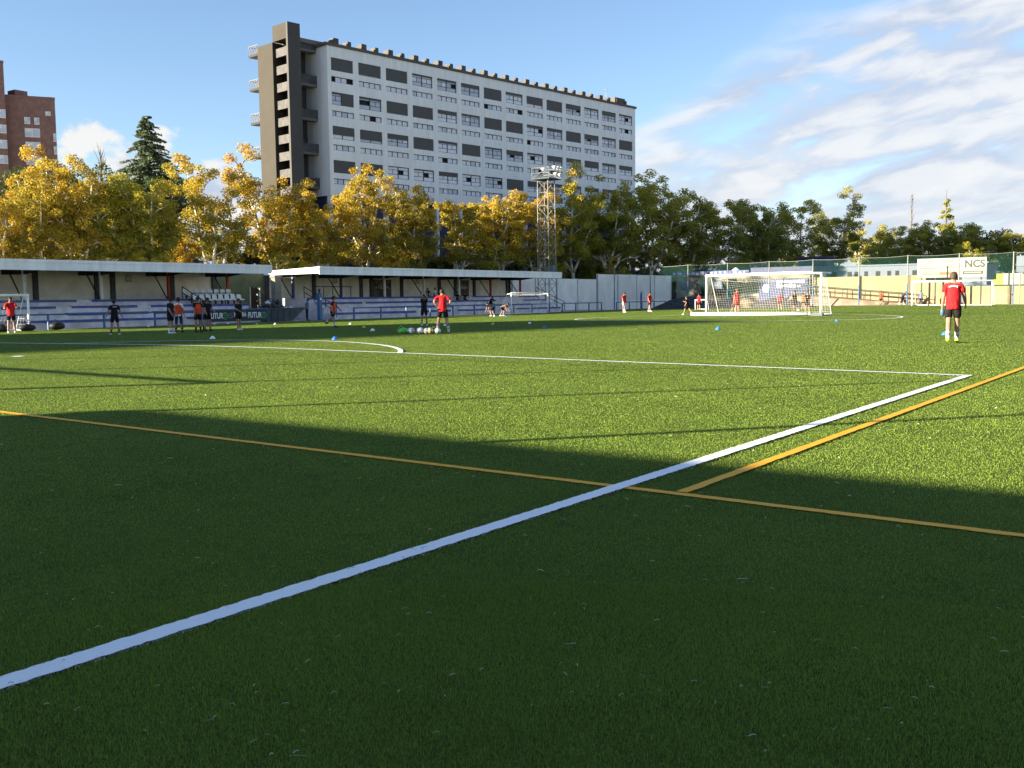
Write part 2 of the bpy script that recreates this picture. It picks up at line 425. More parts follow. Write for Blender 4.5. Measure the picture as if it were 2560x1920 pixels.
cloth('shirt_red', (0.50, 0.018, 0.022)); cloth('cloth_black', (0.014, 0.014, 0.016)); cloth('bib_orange', (0.62, 0.075, 0.022))
cloth('cloth_white', (0.70, 0.70, 0.70)); cloth('cloth_navy', (0.022, 0.030, 0.060)); cloth('shirt_blue', (0.10, 0.17, 0.27)); cloth('shirt_grey', (0.34, 0.34, 0.33))
cloth('shoe_yellow', (0.55, 0.62, 0.06)); cloth('cloth_brown', (0.14, 0.10, 0.08))
M['skin'] = mat('skin', (0.30, 0.165, 0.11), 0.6, 0.10, 6.0); M['skin_tan'] = mat('skin_tan', (0.33, 0.18, 0.115), 0.6, 0.1, 6.0)
M['hair_dark'] = mat('hair_dark', (0.018, 0.013, 0.010), 0.7, 0.3, 12.0, 0.5, 60); M['hair_brown'] = mat('hair_brown', (0.05, 0.034, 0.022), 0.7, 0.3, 12.0, 0.5, 60)
M['eye'] = mat('eye', (0.02, 0.015, 0.012), 0.3, 0.05)
M['green_bottle'] = mat('green_bottle', (0.07, 0.13, 0.20), 0.4, 0.1)

# ------------------------------------------------------------------ ground, pitch, markings
def xs_between(x0, x1, step=1.5):
    n = max(2, int((x1 - x0) / step) + 1)
    xs = list(np.linspace(x0, x1, n))
    return sorted(set([round(float(x), 4) for x in xs]))


def sheet(name, x0, x1, y0, y1, dz, m, ny=1, kind='structure'):
    xs = xs_between(x0, x1); ys = np.linspace(y0, y1, ny + 1)
    vs = [(x, float(y), gz(x) + dz) for y in ys for x in xs]; n = len(xs)
    fs = [(j * n + i, j * n + i + 1, (j + 1) * n + i + 1, (j + 1) * n + i) for j in range(ny) for i in range(n - 1)]
    return tag(MB().add(vs, fs).build(name, m), kind=kind)


tag(MB().add([(-2500, -2500, -0.40), (2500, -2500, -0.40), (2500, 2500, -0.40), (-2500, 2500, -0.40)], [(0, 1, 2, 3)]).build('ground', M['ground']), kind='structure')
sheet('pitch', -56, 18, -22, 92.5, 0.0, M['turf'], 20)
sheet('dirt_ground', -60, 60, 92.5, 128, -0.006, M['dirt'], 4)
sheet('concrete_apron', -70, -56, -20, 92.5, -0.012, M['apron'], 4)
sheet('concrete_path', -30, 30, -40, -22, -0.012, M['apron'], 2)


JR = random.Random(40)


def strip(name, pts, wd, m, closed=False, dz=0.013, rag=0.0):
    """painted marking following the crown of the pitch"""
    P = [Vector((p[0], p[1], 0)) for p in pts]; n = len(P); vs = []; fs = []
    for i, p in enumerate(P):
        a = P[i - 1] if (i > 0 or closed) else P[i]; b = P[(i + 1) % n] if (i < n - 1 or closed) else P[i]
        t = (b - a).normalized(); nn = Vector((-t.y, t.x, 0)) * wd * 0.5
        for q in (p - nn * (1 + rag * JR.uniform(-1, 1)), p + nn * (1 + rag * JR.uniform(-1, 1))): vs.append((q.x, q.y, gz(q.x) + dz))
    for i in range(n if closed else n - 1):
        j = (i + 1) % n; fs.append((2 * i, 2 * j, 2 * j + 1, 2 * i + 1))
    return tag(MB().add(vs, fs).build(name, m), kind='structure')


def seg(a, b, step=1.0):
    n = max(2, int(math.dist(a, b) / step) + 1)
    return [(a[0] + (b[0] - a[0]) * i / (n - 1), a[1] + (b[1] - a[1]) * i / (n - 1)) for i in range(n)]


LW, OW = 0.125, 0.092
strip('penalty_area_side_line', seg((0, -17.6), (0, LW / 2), 0.035), LW, M['white_line'], rag=0.10)
strip('penalty_area_front_line', seg((LW / 2 - 0.02 - LW, 0), (-40.32, 0)), LW, M['white_line'])
strip('penalty_area_side_line', seg((-40.32, -16.5), (-40.32, -LW / 2)), LW, M['white_line'])
th0 = math.acos(5.5 / 9.15)
strip('penalty_arc', [(-20.16 + 9.15 * math.sin(t), -5.5 + 9.15 * math.cos(t)) for t in np.linspace(-th0, th0, 60)], LW, M['white_line'], dz=0.017)
strip('centre_circle', [(-20.16 + 9.15 * math.sin(t), 37.07 + 9.15 * math.cos(t)) for t in np.linspace(0, 2 * math.pi, 121)[:-1]], LW, M['white_line'], True)
strip('penalty_mark', [(-20.30, -5.5), (-20.02, -5.5)], 0.24, M['white_line'])
strip('goal_line', seg((-54, -17.6), (14, -17.6)), LW, M['white_line'], dz=0.017)
strip('touchline', seg((-53.6, -16.5), (-53.6, 90.6)), LW, M['white_line'], dz=0.015)
strip('goal_line', seg((-53.5, 90.6), (14, 90.6)), LW, M['white_line'], dz=0.019)
strip('yellow_line', seg((-24, -11.92), (14, -11.92), 0.05), OW, M['yellow_line'], dz=0.009, rag=0.12)
strip('yellow_line', seg((0.483, -11.87), (0.483, 44), 0.06), OW, M['yellow_line'], rag=0.12)
strip('yellow_line', seg((-50.5, -11.8), (-50.5, 88)), OW, M['yellow_line'], dz=0.014)

# standing turf fibres near the camera, white or yellow where the paint lies
def fibres():
    r = np.random.default_rng(3)
    N = 2050000
    u = r.random(N); e0 = 0.24; rr = np.where(u < e0, np.sqrt(2.1 ** 2 + (5 ** 2 - 2.1 ** 2) * (u / e0)), 5 * np.exp(np.log(118 / 5) * (u - e0) / (1 - e0)))
    mg = np.clip(75 / rr - 4, 0, 20)
    az = np.radians(-72 - mg + (92 + 2 * mg) * r.random(N))
    x = CAMP.x + rr * np.sin(az); y = CAMP.y + rr * np.cos(az)
    ok = (x > -55.9) & (x < 17.9) & (y < 92.4); x, y, rr = x[ok], y[ok], rr[ok]; N = len(x)
    v = np.abs(x + 20.16); v = np.where(v < 4, 2 + v * v / 8, v); z = np.maximum(Q * (20.16 - v), -0.16)
    far = np.clip((rr - 8) / 20, 0, 1)
    hgt = (0.009 + 0.011 * r.random(N)) * np.clip(5 / rr, 0, 1) ** 0.5; wd = (0.0010 + 0.0010 * r.random(N)) * np.clip(rr / 5, 1, 99) ** 0.95
    a = r.random(N) * 2 * np.pi; lean = 0.35 * r.random(N); la = a + (r.random(N) - 0.5) * 2.5
    near_edge = 0.024
    keep_w = LW / 2 - near_edge
    rc = np.hypot(x + 20.16, y - 37.07); ra = np.hypot(x + 20.16, y + 5.5)
    inside = ((np.abs(x) < keep_w) & (y < LW / 2)) | ((np.abs(y) < keep_w) & (x < 0) & (x > -40.3)) | (np.abs(rc - 9.15) < keep_w) | ((np.abs(ra - 9.15) < keep_w) & (y > 0))
    inside |= (np.abs(y + 11.92) < OW / 2 - near_edge) | ((np.abs(x - 0.483) < OW / 2 - near_edge) & (y > -11.92) & (y < 44))
    hgt = np.where(inside, 0.0005, hgt)      # fibres matted down under the paint
    dx, dy = np.cos(a) * wd, np.sin(a) * wd
    V = np.empty((N, 3, 3))
    V[:, 0] = np.stack([x - dx, y - dy, z], -1); V[:, 1] = np.stack([x + dx, y + dy, z], -1)
    V[:, 2] = np.stack([x + np.cos(la) * hgt * lean * 1.6, y + np.sin(la) * hgt * lean * 1.6, z + hgt], -1)
    j = 0.030 * (r.random(N) - 0.5)
    on_w = (np.abs(x + j) < LW / 2) & (y < LW / 2) | (np.abs(y + j) < LW / 2) & (x < LW / 2) & (x > -40.3)
    rc = np.hypot(x + 20.16, y - 37.07); ra = np.hypot(x + 20.16, y + 5.5)
    on_w |= (np.abs(rc - 9.15) < LW / 2) | ((np.abs(ra - 9.15) < LW / 2) & (y > 0))
    on_y = (np.abs(y + 11.92 + j) < OW / 2) | ((np.abs(x - 0.483 + j) < OW / 2) & (y > -11.92) & (y < 44))
    mi = np.where(on_w, 1, np.where(on_y, 2, 0))
    patch = 0.5 + 0.5 * np.sin(x * 1.7 + 1.3 * np.sin(y * 1.1)) * np.sin(y * 1.9 + np.sin(x * 0.8))
    big = 0.5 + 0.25 * np.sin(x * 0.31 + 2 * np.sin(y * 0.17)) + 0.25 * np.sin(y * 0.23 + 1.5 * np.sin(x * 0.21 + 1))
    sp = 0.50 - 0.26 * np.clip((rr - 6) / 12, 0, 1)
    tint = np.clip(0.56 - sp * 0.5 - 0.12 + sp * r.random(N) + 0.12 * patch + 0.14 * big, 0, 1)
    me = bpy.data.meshes.new('turf_fibres')
    me.vertices.add(3 * N); me.vertices.foreach_set('co', V.reshape(-1))
    me.loops.add(3 * N); me.loops.foreach_set('vertex_index', np.arange(3 * N))
    me.polygons.add(N); me.polygons.foreach_set('loop_start', np.arange(0, 3 * N, 3)); me.polygons.foreach_set('loop_total', np.full(N, 3))
    for q in ('blade', 'blade_white', 'blade_yellow'): me.materials.append(M[q])
    me.polygons.foreach_set('material_index', mi.astype(np.int32))
    at = me.attributes.new('tint', 'FLOAT', 'FACE'); at.data.foreach_set('value', tint.astype(np.float32))
    me.update(calc_edges=True)
    tag(link('turf_fibres', me), 'short upright green plastic turf fibres covering the pitch', 'turf', kind='stuff')
    # torn pale fibre ends lying about
    b = MB(); R2 = random.Random(12); tints = []
    for i in range(360):
        d = 3.1 * math.exp(R2.random() * math.log(5.2)); az2 = RAD(-64 + 58 * R2.random())
        px, py = CAMP.x + d * math.sin(az2), CAMP.y + d * math.cos(az2); pz = gz(px) + 0.022
        L = R2.uniform(0.008, 0.03) * (2.0 if R2.random() < .15 else 1.0); h = R2.random() * 6.28; cur = R2.uniform(-70, 70) * R2.random(); wdt = R2.uniform(0.0012, 0.0024) * max(1, d / 6)
        pts = []; cx, cy = px, py
        for s_ in range(5):
            pts.append((cx, cy, pz + 0.004 * math.sin(s_ * 0.8))); cx += math.cos(h) * L / 4; cy += math.sin(h) * L / 4; h += cur * L / 4
        n0 = len(b.f)
        b.pipe(pts, [wdt] * 5, 3)
        tints += [R2.random()] * (len(b.f) - n0)
    me = b.mesh('fibre_litter', M['litter'])
    at = me.attributes.new('tint', 'FLOAT', 'FACE'); at.data.foreach_set('value', tints)
    tag(link('fibre_litter', me), 'pale torn fibre ends scattered over the shaded turf', 'litter', kind='stuff')


fibres()
# ------------------------------------------------------------------ grey slab block with stair tower
def slab_block():
    rz = RAD(90 - 8.2); base = (-88.92, 72.79, -0.4)
    T = thing('apartment_block', 'long pale grey slab block with rows of shuttered windows and a brown stair tower', 'building', base, rz)
    dz = 0.4
    L, W, Zb, Zt = 62.85, 13.0, 14.5 + dz, 32.77 + dz
    tops = [31.41 + dz, 27.23 + dz, 23.08 + dz, 18.89 + dz]
    wx = [0.32 + 4.47 * i for i in range(14)]; ww, wh, sw_top, sh = 3.62, 1.57, 2.27, 0.70
    # front wall with real openings
    zb = [Zb]
    for t in reversed(tops): zb += [t - sw_top - sh, t - sw_top, t - wh, t]
    zb.append(Zt)
    xb = [0.0]
    for x in wx: xb += [x, x + ww]
    xb.append(L)
    b = MB(); D = 0.30
    for i in range(len(xb) - 1):
        for j in range(len(zb) - 1):
            x0, x1, z0, z1 = xb[i], xb[i + 1], zb[j], zb[j + 1]
            if i % 2 == 1 and j % 2 == 1:      # opening: reveal faces
                b.quad((x0, 0, z0), (x0, D, z0), (x0, D, z1), (x0, 0, z1)); b.quad((x1, 0, z0), (x1, 0, z1), (x1, D, z1), (x1, D, z0))
                b.quad((x0, 0, z1), (x0, D, z1), (x1, D, z1), (x1, 0, z1)); b.quad((x0, 0, z0), (x1, 0, z0), (x1, D, z0), (x0, D, z0))
            else:
                b.quad((x0, 0, z0), (x1, 0, z0), (x1, 0, z1), (x0, 0, z1))
    b.build('front_wall', M['facade'], T, world=False)
    e = MB(); e.box(-0.02, 0.55, 0.004, 3.35, Zb - 0.01, Zt - 0.004); e.box(0.004, L - 0.004, D + 0.6, W, Zb - 0.01, Zt - 0.3)
    e.build('end_wall', M['facade'], T, world=False)
    MB().box(L - 0.25, L + 0.02, 0.006, W, Zb - 0.005, Zt - 0.005).build('end_wall', M['facade'], T, world=False)
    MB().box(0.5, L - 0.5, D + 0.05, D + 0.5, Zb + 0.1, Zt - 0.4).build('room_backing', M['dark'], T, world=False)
    r = MB().box(-0.35, L + 0.25, -0.15, W + 0.2, Zt, Zt + 0.34).build('roof', M['roof_edge'], T, world=False)
    for i in range(28):
        x = 1.2 + i * 2.19; hw = 0.55 if i % 2 else 0.80
        MB().box(x, x + hw, 0.25, 1.3, Zt + 0.342, Zt + 1.02 + 0.1 * (i % 2 == 0)).build('roof_vent', M['pilaster'], r, world=False)
    MB().box(58.0, 60.6, 0.4, 2.2, Zt + 0.342, Zt + 1.35).build('plant_box', M['roof_edge'], r, world=False)
    a = MB().tube((56.6, 1.2, Zt + 0.34), (56.6, 1.2, Zt + 3.0), 0.05, 0.03, 6)
    for q in range(4): a.tube((56.3, 1.2, Zt + 2.2 + q * 0.2), (56.9, 1.2, Zt + 2.2 + q * 0.2), 0.02, n=4)
    a.build('antenna', M['galv'], r, world=False)
    MB().box(0.3, L - 0.3, 1.5, W - 0.5, 0, Zb - 0.02).build('base_storey', M['navy_roof'], T, world=False)
    for i in range(15):
        MB().box(0.02 + i * 4.47, 0.42 + i * 4.47, 0.2, 0.8, 0, Zb - 0.02).build('pillar', M['facade'], T, world=False)
    # windows
    BL = [[1, .90, 1, .12, .15, .30, 1, .20, .70, .93, .45, .15, .40, .15],
          [-1, .15, .93, 1, .32, .15, 1, .94, .22, .22, 1, .48, .16, .93],
          [.66, .76, .40, .93, .20, 1, .12, .42, .14, .50, .36, .60, .20, .42],
          [1, 1, .05, .10, .36, .06, .10, 1, .5, .3, .2, .4, .3, .5]]
    fr = MB(); t = 0.07; cx = ww / 2
    for (x0, x1, z0, z1) in [(0, t, 0, wh), (ww - t, ww, 0, wh), (t, ww - t, 0, t), (t, ww - t, wh - t, wh), (cx - .06, cx + .06, t, wh - t)]:
        fr.box(x0, x1, 0.10, 0.20, z0, z1)
    for h0 in (0, 1):
        xa, xc = (t, cx - .06) if h0 == 0 else (cx + .06, ww - t)
        fr.box(xa, xc, 0.11, 0.19, 0.55, 0.60); fr.box(xa, xc, 0.11, 0.19, 1.13, 1.18); xm = (xa + xc) / 2
        fr.box(xm - .025, xm + .025, 0.112, 0.188, 0.601, 1.129)
    frame_me = fr.mesh('window', M['win_frame'])
    def pane_me(wd, h, m): return MB().box(0, wd, 0.145, 0.165, 0, h).mesh('pane', m)
    half = cx - .06 - t
    P_bot = [pane_me(half - .01, 0.47, M[k]) for k in ('pane', 'pane_light')]
    P_mid = [pane_me(half / 2 - .03, 0.52, M[k]) for k in ('pane', 'pane_light')]
    P_top = [pane_me(half - .01, 0.31, M[k]) for k in ('pane', 'pane_light')]
    blind_me = MB().box(0.012, ww - 0.012, 0.03, 0.09, 0, 1).mesh('blind', M['blind'])
    half_blind = MB().box(0.012, ww / 2 + .02, 0.03, 0.09, 0, 1).mesh('blind', M['blind'])
    sf = MB(); t2 = 0.06
    for (x0, x1, z0, z1) in [(0, t2, 0, sh), (ww - t2, ww, 0, sh), (t2, ww - t2, 0, t2), (t2, ww - t2, sh - t2, sh)]: sf.box(x0, x1, 0.10, 0.20, z0, z1)
    for q in (1, 2, 3): sf.box(ww * q / 4 - .04, ww * q / 4 + .04, 0.105, 0.195, t2, sh - t2)
    strip_me = sf.mesh('strip_window', M['win_frame'])
    sp = [pane_me(ww / 4 - 0.12, sh - 2 * t2 - .01, M[k]) for k in ('pane_light', 'pane')]
    r2 = random.Random(4)
    for j, t_ in enumerate(tops):
        for i, x in enumerate(wx):
            wnd = link('window', frame_me, T, loc=(x, 0.03, t_ - wh)); bl = BL[j][i]; z = 1 if r2.random() < .4 else 0
            if bl < 0:
                o = link('blind', half_blind, wnd, loc=(ww / 2 - .03, 0, 0.004)); o.scale = (1, 1, wh - .01)
                o = link('blind', blind_me, wnd, loc=(0, -.012, wh * .86)); o.scale = (1, 1, wh * .135)
            else:
                o = link('blind', blind_me, wnd, loc=(0, 0, wh * (1 - bl) + .004)); o.scale = (1, 1, wh * bl - .01)
            open_z = wh * (1 - abs(bl)) if bl >= 0 else wh * .86
            for hh in (0, 1):
                xa = (t if hh == 0 else cx + .06) + .005
                if bl < 0 and hh == 1: continue
                if open_z > .05: link('pane', P_bot[z], wnd, loc=(xa, 0, t + .005))
                if open_z > .62:
                    for q in (0, 1):
                        if r2.random() < 0.07: continue
                        link('pane', P_mid[1 if r2.random() < .3 else z], wnd, loc=(xa + q * (half / 2 + .01), 0, .605))
                if open_z > 1.2: link('pane', P_top[z], wnd, loc=(xa, 0, 1.185))
            s = link('strip_window', strip_me, T, loc=(x, 0.03, t_ - sw_top - sh))
            for q in range(4):
                if (j, i) == (0, 0) and q in (0, 3) or r2.random() < 0.045: continue
                link('pane', sp[0 if r2.random() < .85 else 1], s, loc=(ww * q / 4 + .06, 0, t2 + .005))
    # stair and lift tower standing off the end
    Z0 = 0.0
    MB().box(-5.0, -3.2, 1.0, 1.35, Z0, 34.9 + dz).build('lift_shaft', M['shaft_grey'], T, world=False)
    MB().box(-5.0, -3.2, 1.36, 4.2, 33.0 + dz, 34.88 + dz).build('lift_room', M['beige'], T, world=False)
    MB().box(-3.5, -3.22, 1.36, 7.6, Z0, 32.9 + dz).build('stair_wall', M['dark'], T, world=False)  # dark colour carries the shade of the stairwell
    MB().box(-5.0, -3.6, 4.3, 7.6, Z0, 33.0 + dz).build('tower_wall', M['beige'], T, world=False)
    k = 0
    z = 32.2 + dz
    while z > 13:  # parapets and landings coloured dark in place of shade inside the openings
        MB().box(-4.62, -4.40, 1.36, 4.29, z - 1.05, z).build('stair_parapet', M['pilaster'], T, world=False)
        MB().box(-4.40, -3.52, 1.36, 4.29, z - 1.05, z - .85).build('landing', M['dark'], T, world=False)
        z -= 2.09
    for k in range(5):
        z = 32.05 + dz - k * 4.18
        g = MB().box(-4.9, -3.7, 7.62, 9.85, z, z + .28).build('balcony', M['beige'], T, world=False)
        rl = MB()
        for x in (-4.88, -3.72):
            rl.box(x - .03, x + .03, 7.64, 9.85, z + 1.28, z + 1.36)
            for q in range(4):
                y0, y1 = 7.64 + q * .55, 8.19 + q * .55
                rl.tube((x, y0, z + .28), (x, y1, z + 1.3), .04, n=4); rl.tube((x, y1, z + .28), (x, y1, z + 1.3), .03, n=4)
        rl.box(-4.88, -3.72, 9.80, 9.86, z + 1.281, z + 1.359)
        rl.build('railing', M['facade_dark'], g, world=False)
        g2 = MB().box(-3.19, -0.03, 2.2, 3.3, z + .1, z + .38).build('gallery', M['facade_dark'], T, world=False)
        MB().box(-3.19, -0.03, 2.2, 2.28, z + .381, z + 1.45).build('parapet', M['pilaster'], g2, world=False)
    MB().box(-3.19, 0.3, 4.6, 5.0, Z0, 33.0 + dz).build('gallery_wall', M['pilaster'], T, world=False)
    MB().box(-3.19, 1.2, 2.0, 6.5, 33.1 + dz, 33.6 + dz).build('gallery_roof', M['facade_dark'], T, world=False)


slab_block()


# ------------------------------------------------------------------ brick towers far left
def brick_tower(label, poly, ztop, faces, loc):
    T = thing('brick_tower', label, 'building', loc)
    MB().prism(poly, -0.4, ztop).build('wall', M['brick'], T)
    cxm = sum(p[0] for p in poly) / len(poly); cym = sum(p[1] for p in poly) / len(poly)
    roof = MB().prism([(cxm + (x - cxm) * 1.01, cym + (y - cym) * 1.01) for x, y in poly], ztop + 0.002, ztop + .35).build('roof', M['brick'], T)
    MB().box(cxm - 1.0, cxm + 1.0, cym - 1.0, cym + 1.0, ztop + .352, ztop + 1.6).build('chimney', M['brick'], roof)
    for (i, u0, u1, z0, z1) in faces:
        a = Vector(poly[i] + (0,)); b = Vector(poly[(i + 1) % len(poly)] + (0,)); t = (b - a).normalized(); n = Vector((t.y, -t.x, 0))
        ln = (b - a).length; p0 = a + t * (u0 * ln); p1 = a + t * (u1 * ln)
        def slab(q0, q1, za, zb, d0, d1):
            A, B, C2, D2 = q0 + n * d0, q1 + n * d0, q1 + n * d1, q0 + n * d1
            return MB().prism([(A.x, A.y), (B.x, B.y), (C2.x, C2.y), (D2.x, D2.y)][::-1], za, zb)
        f = slab(p0, p1, z0, z1, 0.003, .10).build('window', M['awning'], T)
        k = max(2, int((p1 - p0).length / 0.9))
        for q in range(k):
            g0 = p0 + (p1 - p0) * ((q + .08) / k); g1 = p0 + (p1 - p0) * ((q + .92) / k)
            slab(g0, g1, z0 + .12, z1 - (.12 if q % 2 else .5), .102, .13).build('pane', M['pane'], f)
    return T


# footprints, faces listed clockwise from the side that looks at the pitch
brick_tower('red brick tower with angled corner and white-framed windows, right of the two',
            [(-151.0, 55.8), (-145.4, 63.3), (-143.2, 67.2), (-142.6, 68.1), (-142.4, 68.6), (-152.5, 73.6), (-160, 66)], 32.0,
            [(1, .40, .58, 28.2, 29.2), (1, .70, .86, 28.2, 29.2), (1, .40, .86, 26.3, 27.6), (1, .40, .86, 24.4, 25.6), (1, .40, .86, 22.2, 23.5)] + [(3, .15, .95, z, z + 1.2) for z in (25.8, 23.9, 21.9)] + [(2, .2, .9, 29.6, 30.2)], (-147, 64, -.4))
brick_tower('taller red brick tower with balconies cut by the left edge',
            [(-151.6, 50.0), (-147.0, 56.2), (-144.6, 60.6), (-144.3, 62.0), (-153, 65.6), (-160, 58)], 36.5,
            [(e, .04, .96, z, z + 1.25) for e in (1, 2) for z in (28.6, 26.4, 24.2, 22.0)] + [(1, .05, .95, 32.3, 33.4)], (-150, 56, -.4))


# ------------------------------------------------------------------ covered stands along the far touchline
def stand(label, y0, y1, cols, panels, lamps):
    T = thing('covered_stand', label, 'stand', (-61, (y0 + y1) / 2, -.2))
    tz = [0.36, 0.80, 1.24, 1.66]; fx = [-57.4, -58.4, -59.4, -60.4, -64.9]
    ty0, ty1 = y0 + .8, y1 - 1.2
    for k in range(4):
        t = MB().box(fx[k + 1], fx[k], ty0, ty1, -.3, tz[k]).build('tier', M['tier'], T)
        a = ty0 + .02
        while a < ty1 - .5:                       # worn blue bench boards along each step
            ln = rng.uniform(2.2, 6.5); b_ = min(a + ln, ty1 - .02)
            if rng.random() < .9: MB().box(fx[k] - .34, fx[k] + .03, a, b_, tz[k] - .11 - rng.random() * .05, tz[k] + .035).build('bench_board', M['tier_blue'], t)
            a = b_ + rng.choice([.02, .02, .5, 1.1])
    # roof slopes back from a deep front fascia
    x0, x1 = -58.0, -64.9
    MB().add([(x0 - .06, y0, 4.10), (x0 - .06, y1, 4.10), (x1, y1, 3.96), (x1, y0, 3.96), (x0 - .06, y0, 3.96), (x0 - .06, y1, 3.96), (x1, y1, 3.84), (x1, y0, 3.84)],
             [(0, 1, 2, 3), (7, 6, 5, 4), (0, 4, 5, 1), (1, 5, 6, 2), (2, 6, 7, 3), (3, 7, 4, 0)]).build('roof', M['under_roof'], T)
    MB().box(x0 - .06, x0, y0, y1, 3.56, 4.05).box(x0 - .07, x0 + .035, y0 - .002, y1 + .002, 4.052, 4.24).build('front_fascia', M['roof_white'], T)
    for ye, s in ((y0, -1), (y1, 1)):
        b = MB().add([(x0, ye, 3.66), (x1, ye, 3.64), (x1, ye, 3.98), (x0, ye, 4.20), (x0, ye + s * .06, 3.66), (x1, ye + s * .06, 3.64), (x1, ye + s * .06, 3.98), (x0, ye + s * .06, 4.20)],
                 [(0, 1, 2, 3), (7, 6, 5, 4), (0, 4, 5, 1), (1, 5, 6, 2), (2, 6, 7, 3), (3, 7, 4, 0)])
        b.build('end_fascia', M['roof_white'], T)
    # back wall panels between pilasters
    ys = sorted(panels)
    for a, b in zip(ys[:-1], ys[1:]):
        MB().box(-65.0, -64.8, a + .18, b - .18, 1.2, 3.83).build('wall_panel', M['stand_wall'], T)
    for a in ys:
        MB().box(-65.0, -64.62, a - .17, a + .17, 1.2, 3.825).build('pilaster', M['pilaster'], T)
    for y, cm in cols:
        MB().box(-62.09, -61.91, y - .09, y + .09, 1.66, 3.86).build('column', M[cm], T)
        MB().tube((-62.0, y - .16, 1.70), (-63.7, y - .16, 3.84), .05, n=6).build('brace', M['black_metal'], T)
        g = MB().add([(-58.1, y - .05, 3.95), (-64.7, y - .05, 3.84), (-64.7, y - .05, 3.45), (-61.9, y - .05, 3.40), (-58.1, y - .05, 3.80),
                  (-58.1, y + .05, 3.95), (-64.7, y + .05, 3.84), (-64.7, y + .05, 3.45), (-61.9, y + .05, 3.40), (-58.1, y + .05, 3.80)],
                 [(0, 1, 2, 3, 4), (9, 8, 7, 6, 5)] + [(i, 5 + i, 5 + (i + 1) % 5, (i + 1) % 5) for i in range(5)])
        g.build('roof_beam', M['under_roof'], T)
    for y in lamps:
        MB().tube((-59.4, y - .55, 3.82), (-59.4, y + .55, 3.82), .07, n=8).build('ceiling_lamp', M['lamp_glass'], T)
    return T


stand('left covered stand with deep pale roof edge, red and white posts', 4.0, 35.7,
      [(12.2, 'white_paint'), (17.87, 'white_paint'), (23.49, 'white_paint'), (29.09, 'red_paint'), (34.6, 'red_paint')],
      [5, 10.0, 14.8, 20.2, 24.9, 26.2, 31.4, 35.4], [21.0, 26.2, 30.5, 33.4])
stand('right covered stand with pale roof edge, sunlit roof end and a row of posts', 40.8, 77.6,
      [(41.5, 'navy_paint'), (47.19, 'navy_paint'), (52.92, 'white_paint'), (58.63, 'white_paint'), (64.22, 'white_paint'), (69.66, 'red_paint'), (75.22, 'red_paint')],
      [41.0, 46.5, 52.6, 54.0, 58.4, 64.3, 67.0, 70.3, 76.5], [44, 50, 55.6, 61, 66.5, 72])

# green-washed wall with a doorway between the stands
T = thing('gate_wall', 'dull green wall with dark doorway at the end of the left stand', 'wall', (-65, 38, -.2))
MB().box(-65.0, -64.8, 35.75, 39.2, -.2, 4.0).box(-65.0, -64.8, 40.2, 40.95, -.2, 4.0).box(-65.0, -64.8, 39.2, 40.2, 2.6, 4.0).build('wall_panel', M['green_wall'], T)
MB().box(-65.6, -65.4, 39.0, 40.4, -.2, 2.7).build('doorway', M['dark'], T)
MB().box(-64.79, -64.72, 39.14, 39.2, -.2, 2.66).box(-64.79, -64.72, 40.2, 40.26, -.2, 2.66).build('door_frame', M['stand_wall'], T)
T = thing('concrete_pillar', 'pale square concrete pillar standing between the two stand roofs', 'pillar', (-62.5, 40.1, -.2))
MB().box(-62.75, -62.25, 39.75, 40.4, -.2, 3.4).build('shaft', M['stone_grey'], T)
MB().box(-62.82, -62.18, 39.68, 40.47, 3.402, 3.55).build('cap', M['stone_grey'], T)

# sloping stair rails beside the stands
def stair_rail(label, y, x0, z0, x1, z1):
    T = thing('stair_rail', label, 'railing', ((x0 + x1) / 2, y, -.2))
    for i in range(4):
        f = i / 3; x = x0 + (x1 - x0) * f; z = z0 + (z1 - z0) * f
        MB().tube((x, y, z), (x, y, z + .95), .035, n=6).build('post', M['black_metal'], T)
    for h in (.95, .5): MB().tube((x0, y, z0 + h), (x1, y, z1 + h), .035, n=6).build('rail', M['black_metal'], T)


stair_rail('dark sloping stair rail in front of the green wall', 36.3, -57.4, 0, -61.2, 1.66)
stair_rail('dark sloping stair rail beside the white seats', 29.7, -58.0, .3, -61.2, 1.66)
stair_rail('dark sloping stair rail at the sunlit roof end of the right stand', 42.0, -57.4, 0, -61.2, 1.66)
stair_rail('dark sloping stair rail at the far end of the right stand', 77.2, -57.4, 0, -61.2, 1.66)
T = thing('stair_rail', 'level dark handrail on the upper walkway of the right stand', 'railing', (-60.7, 45, 1.6))
for i in range(5): MB().tube((-60.6, 42.6 + i * 1.1, 1.66), (-60.6, 42.6 + i * 1.1, 2.62), .035, n=6).build('post', M['black_metal'], T)
MB().tube((-60.6, 42.5, 2.62), (-60.6, 47.1, 2.62), .035, n=6).build('rail', M['black_metal'], T)
T = thing('stair_rail', 'level dark handrail above the rows of white seats', 'railing', (-60.4, 32, 1.6))
for i in range(4): MB().tube((-60.35, 30.0 + i * 1.5, 1.25), (-60.35, 30.0 + i * 1.5, 2.1), .03, n=6).build('post', M['black_metal'], T)
MB().tube((-60.35, 29.9, 2.1), (-60.35, 34.6, 2.1), .03, n=6).build('rail', M['black_metal'], T)

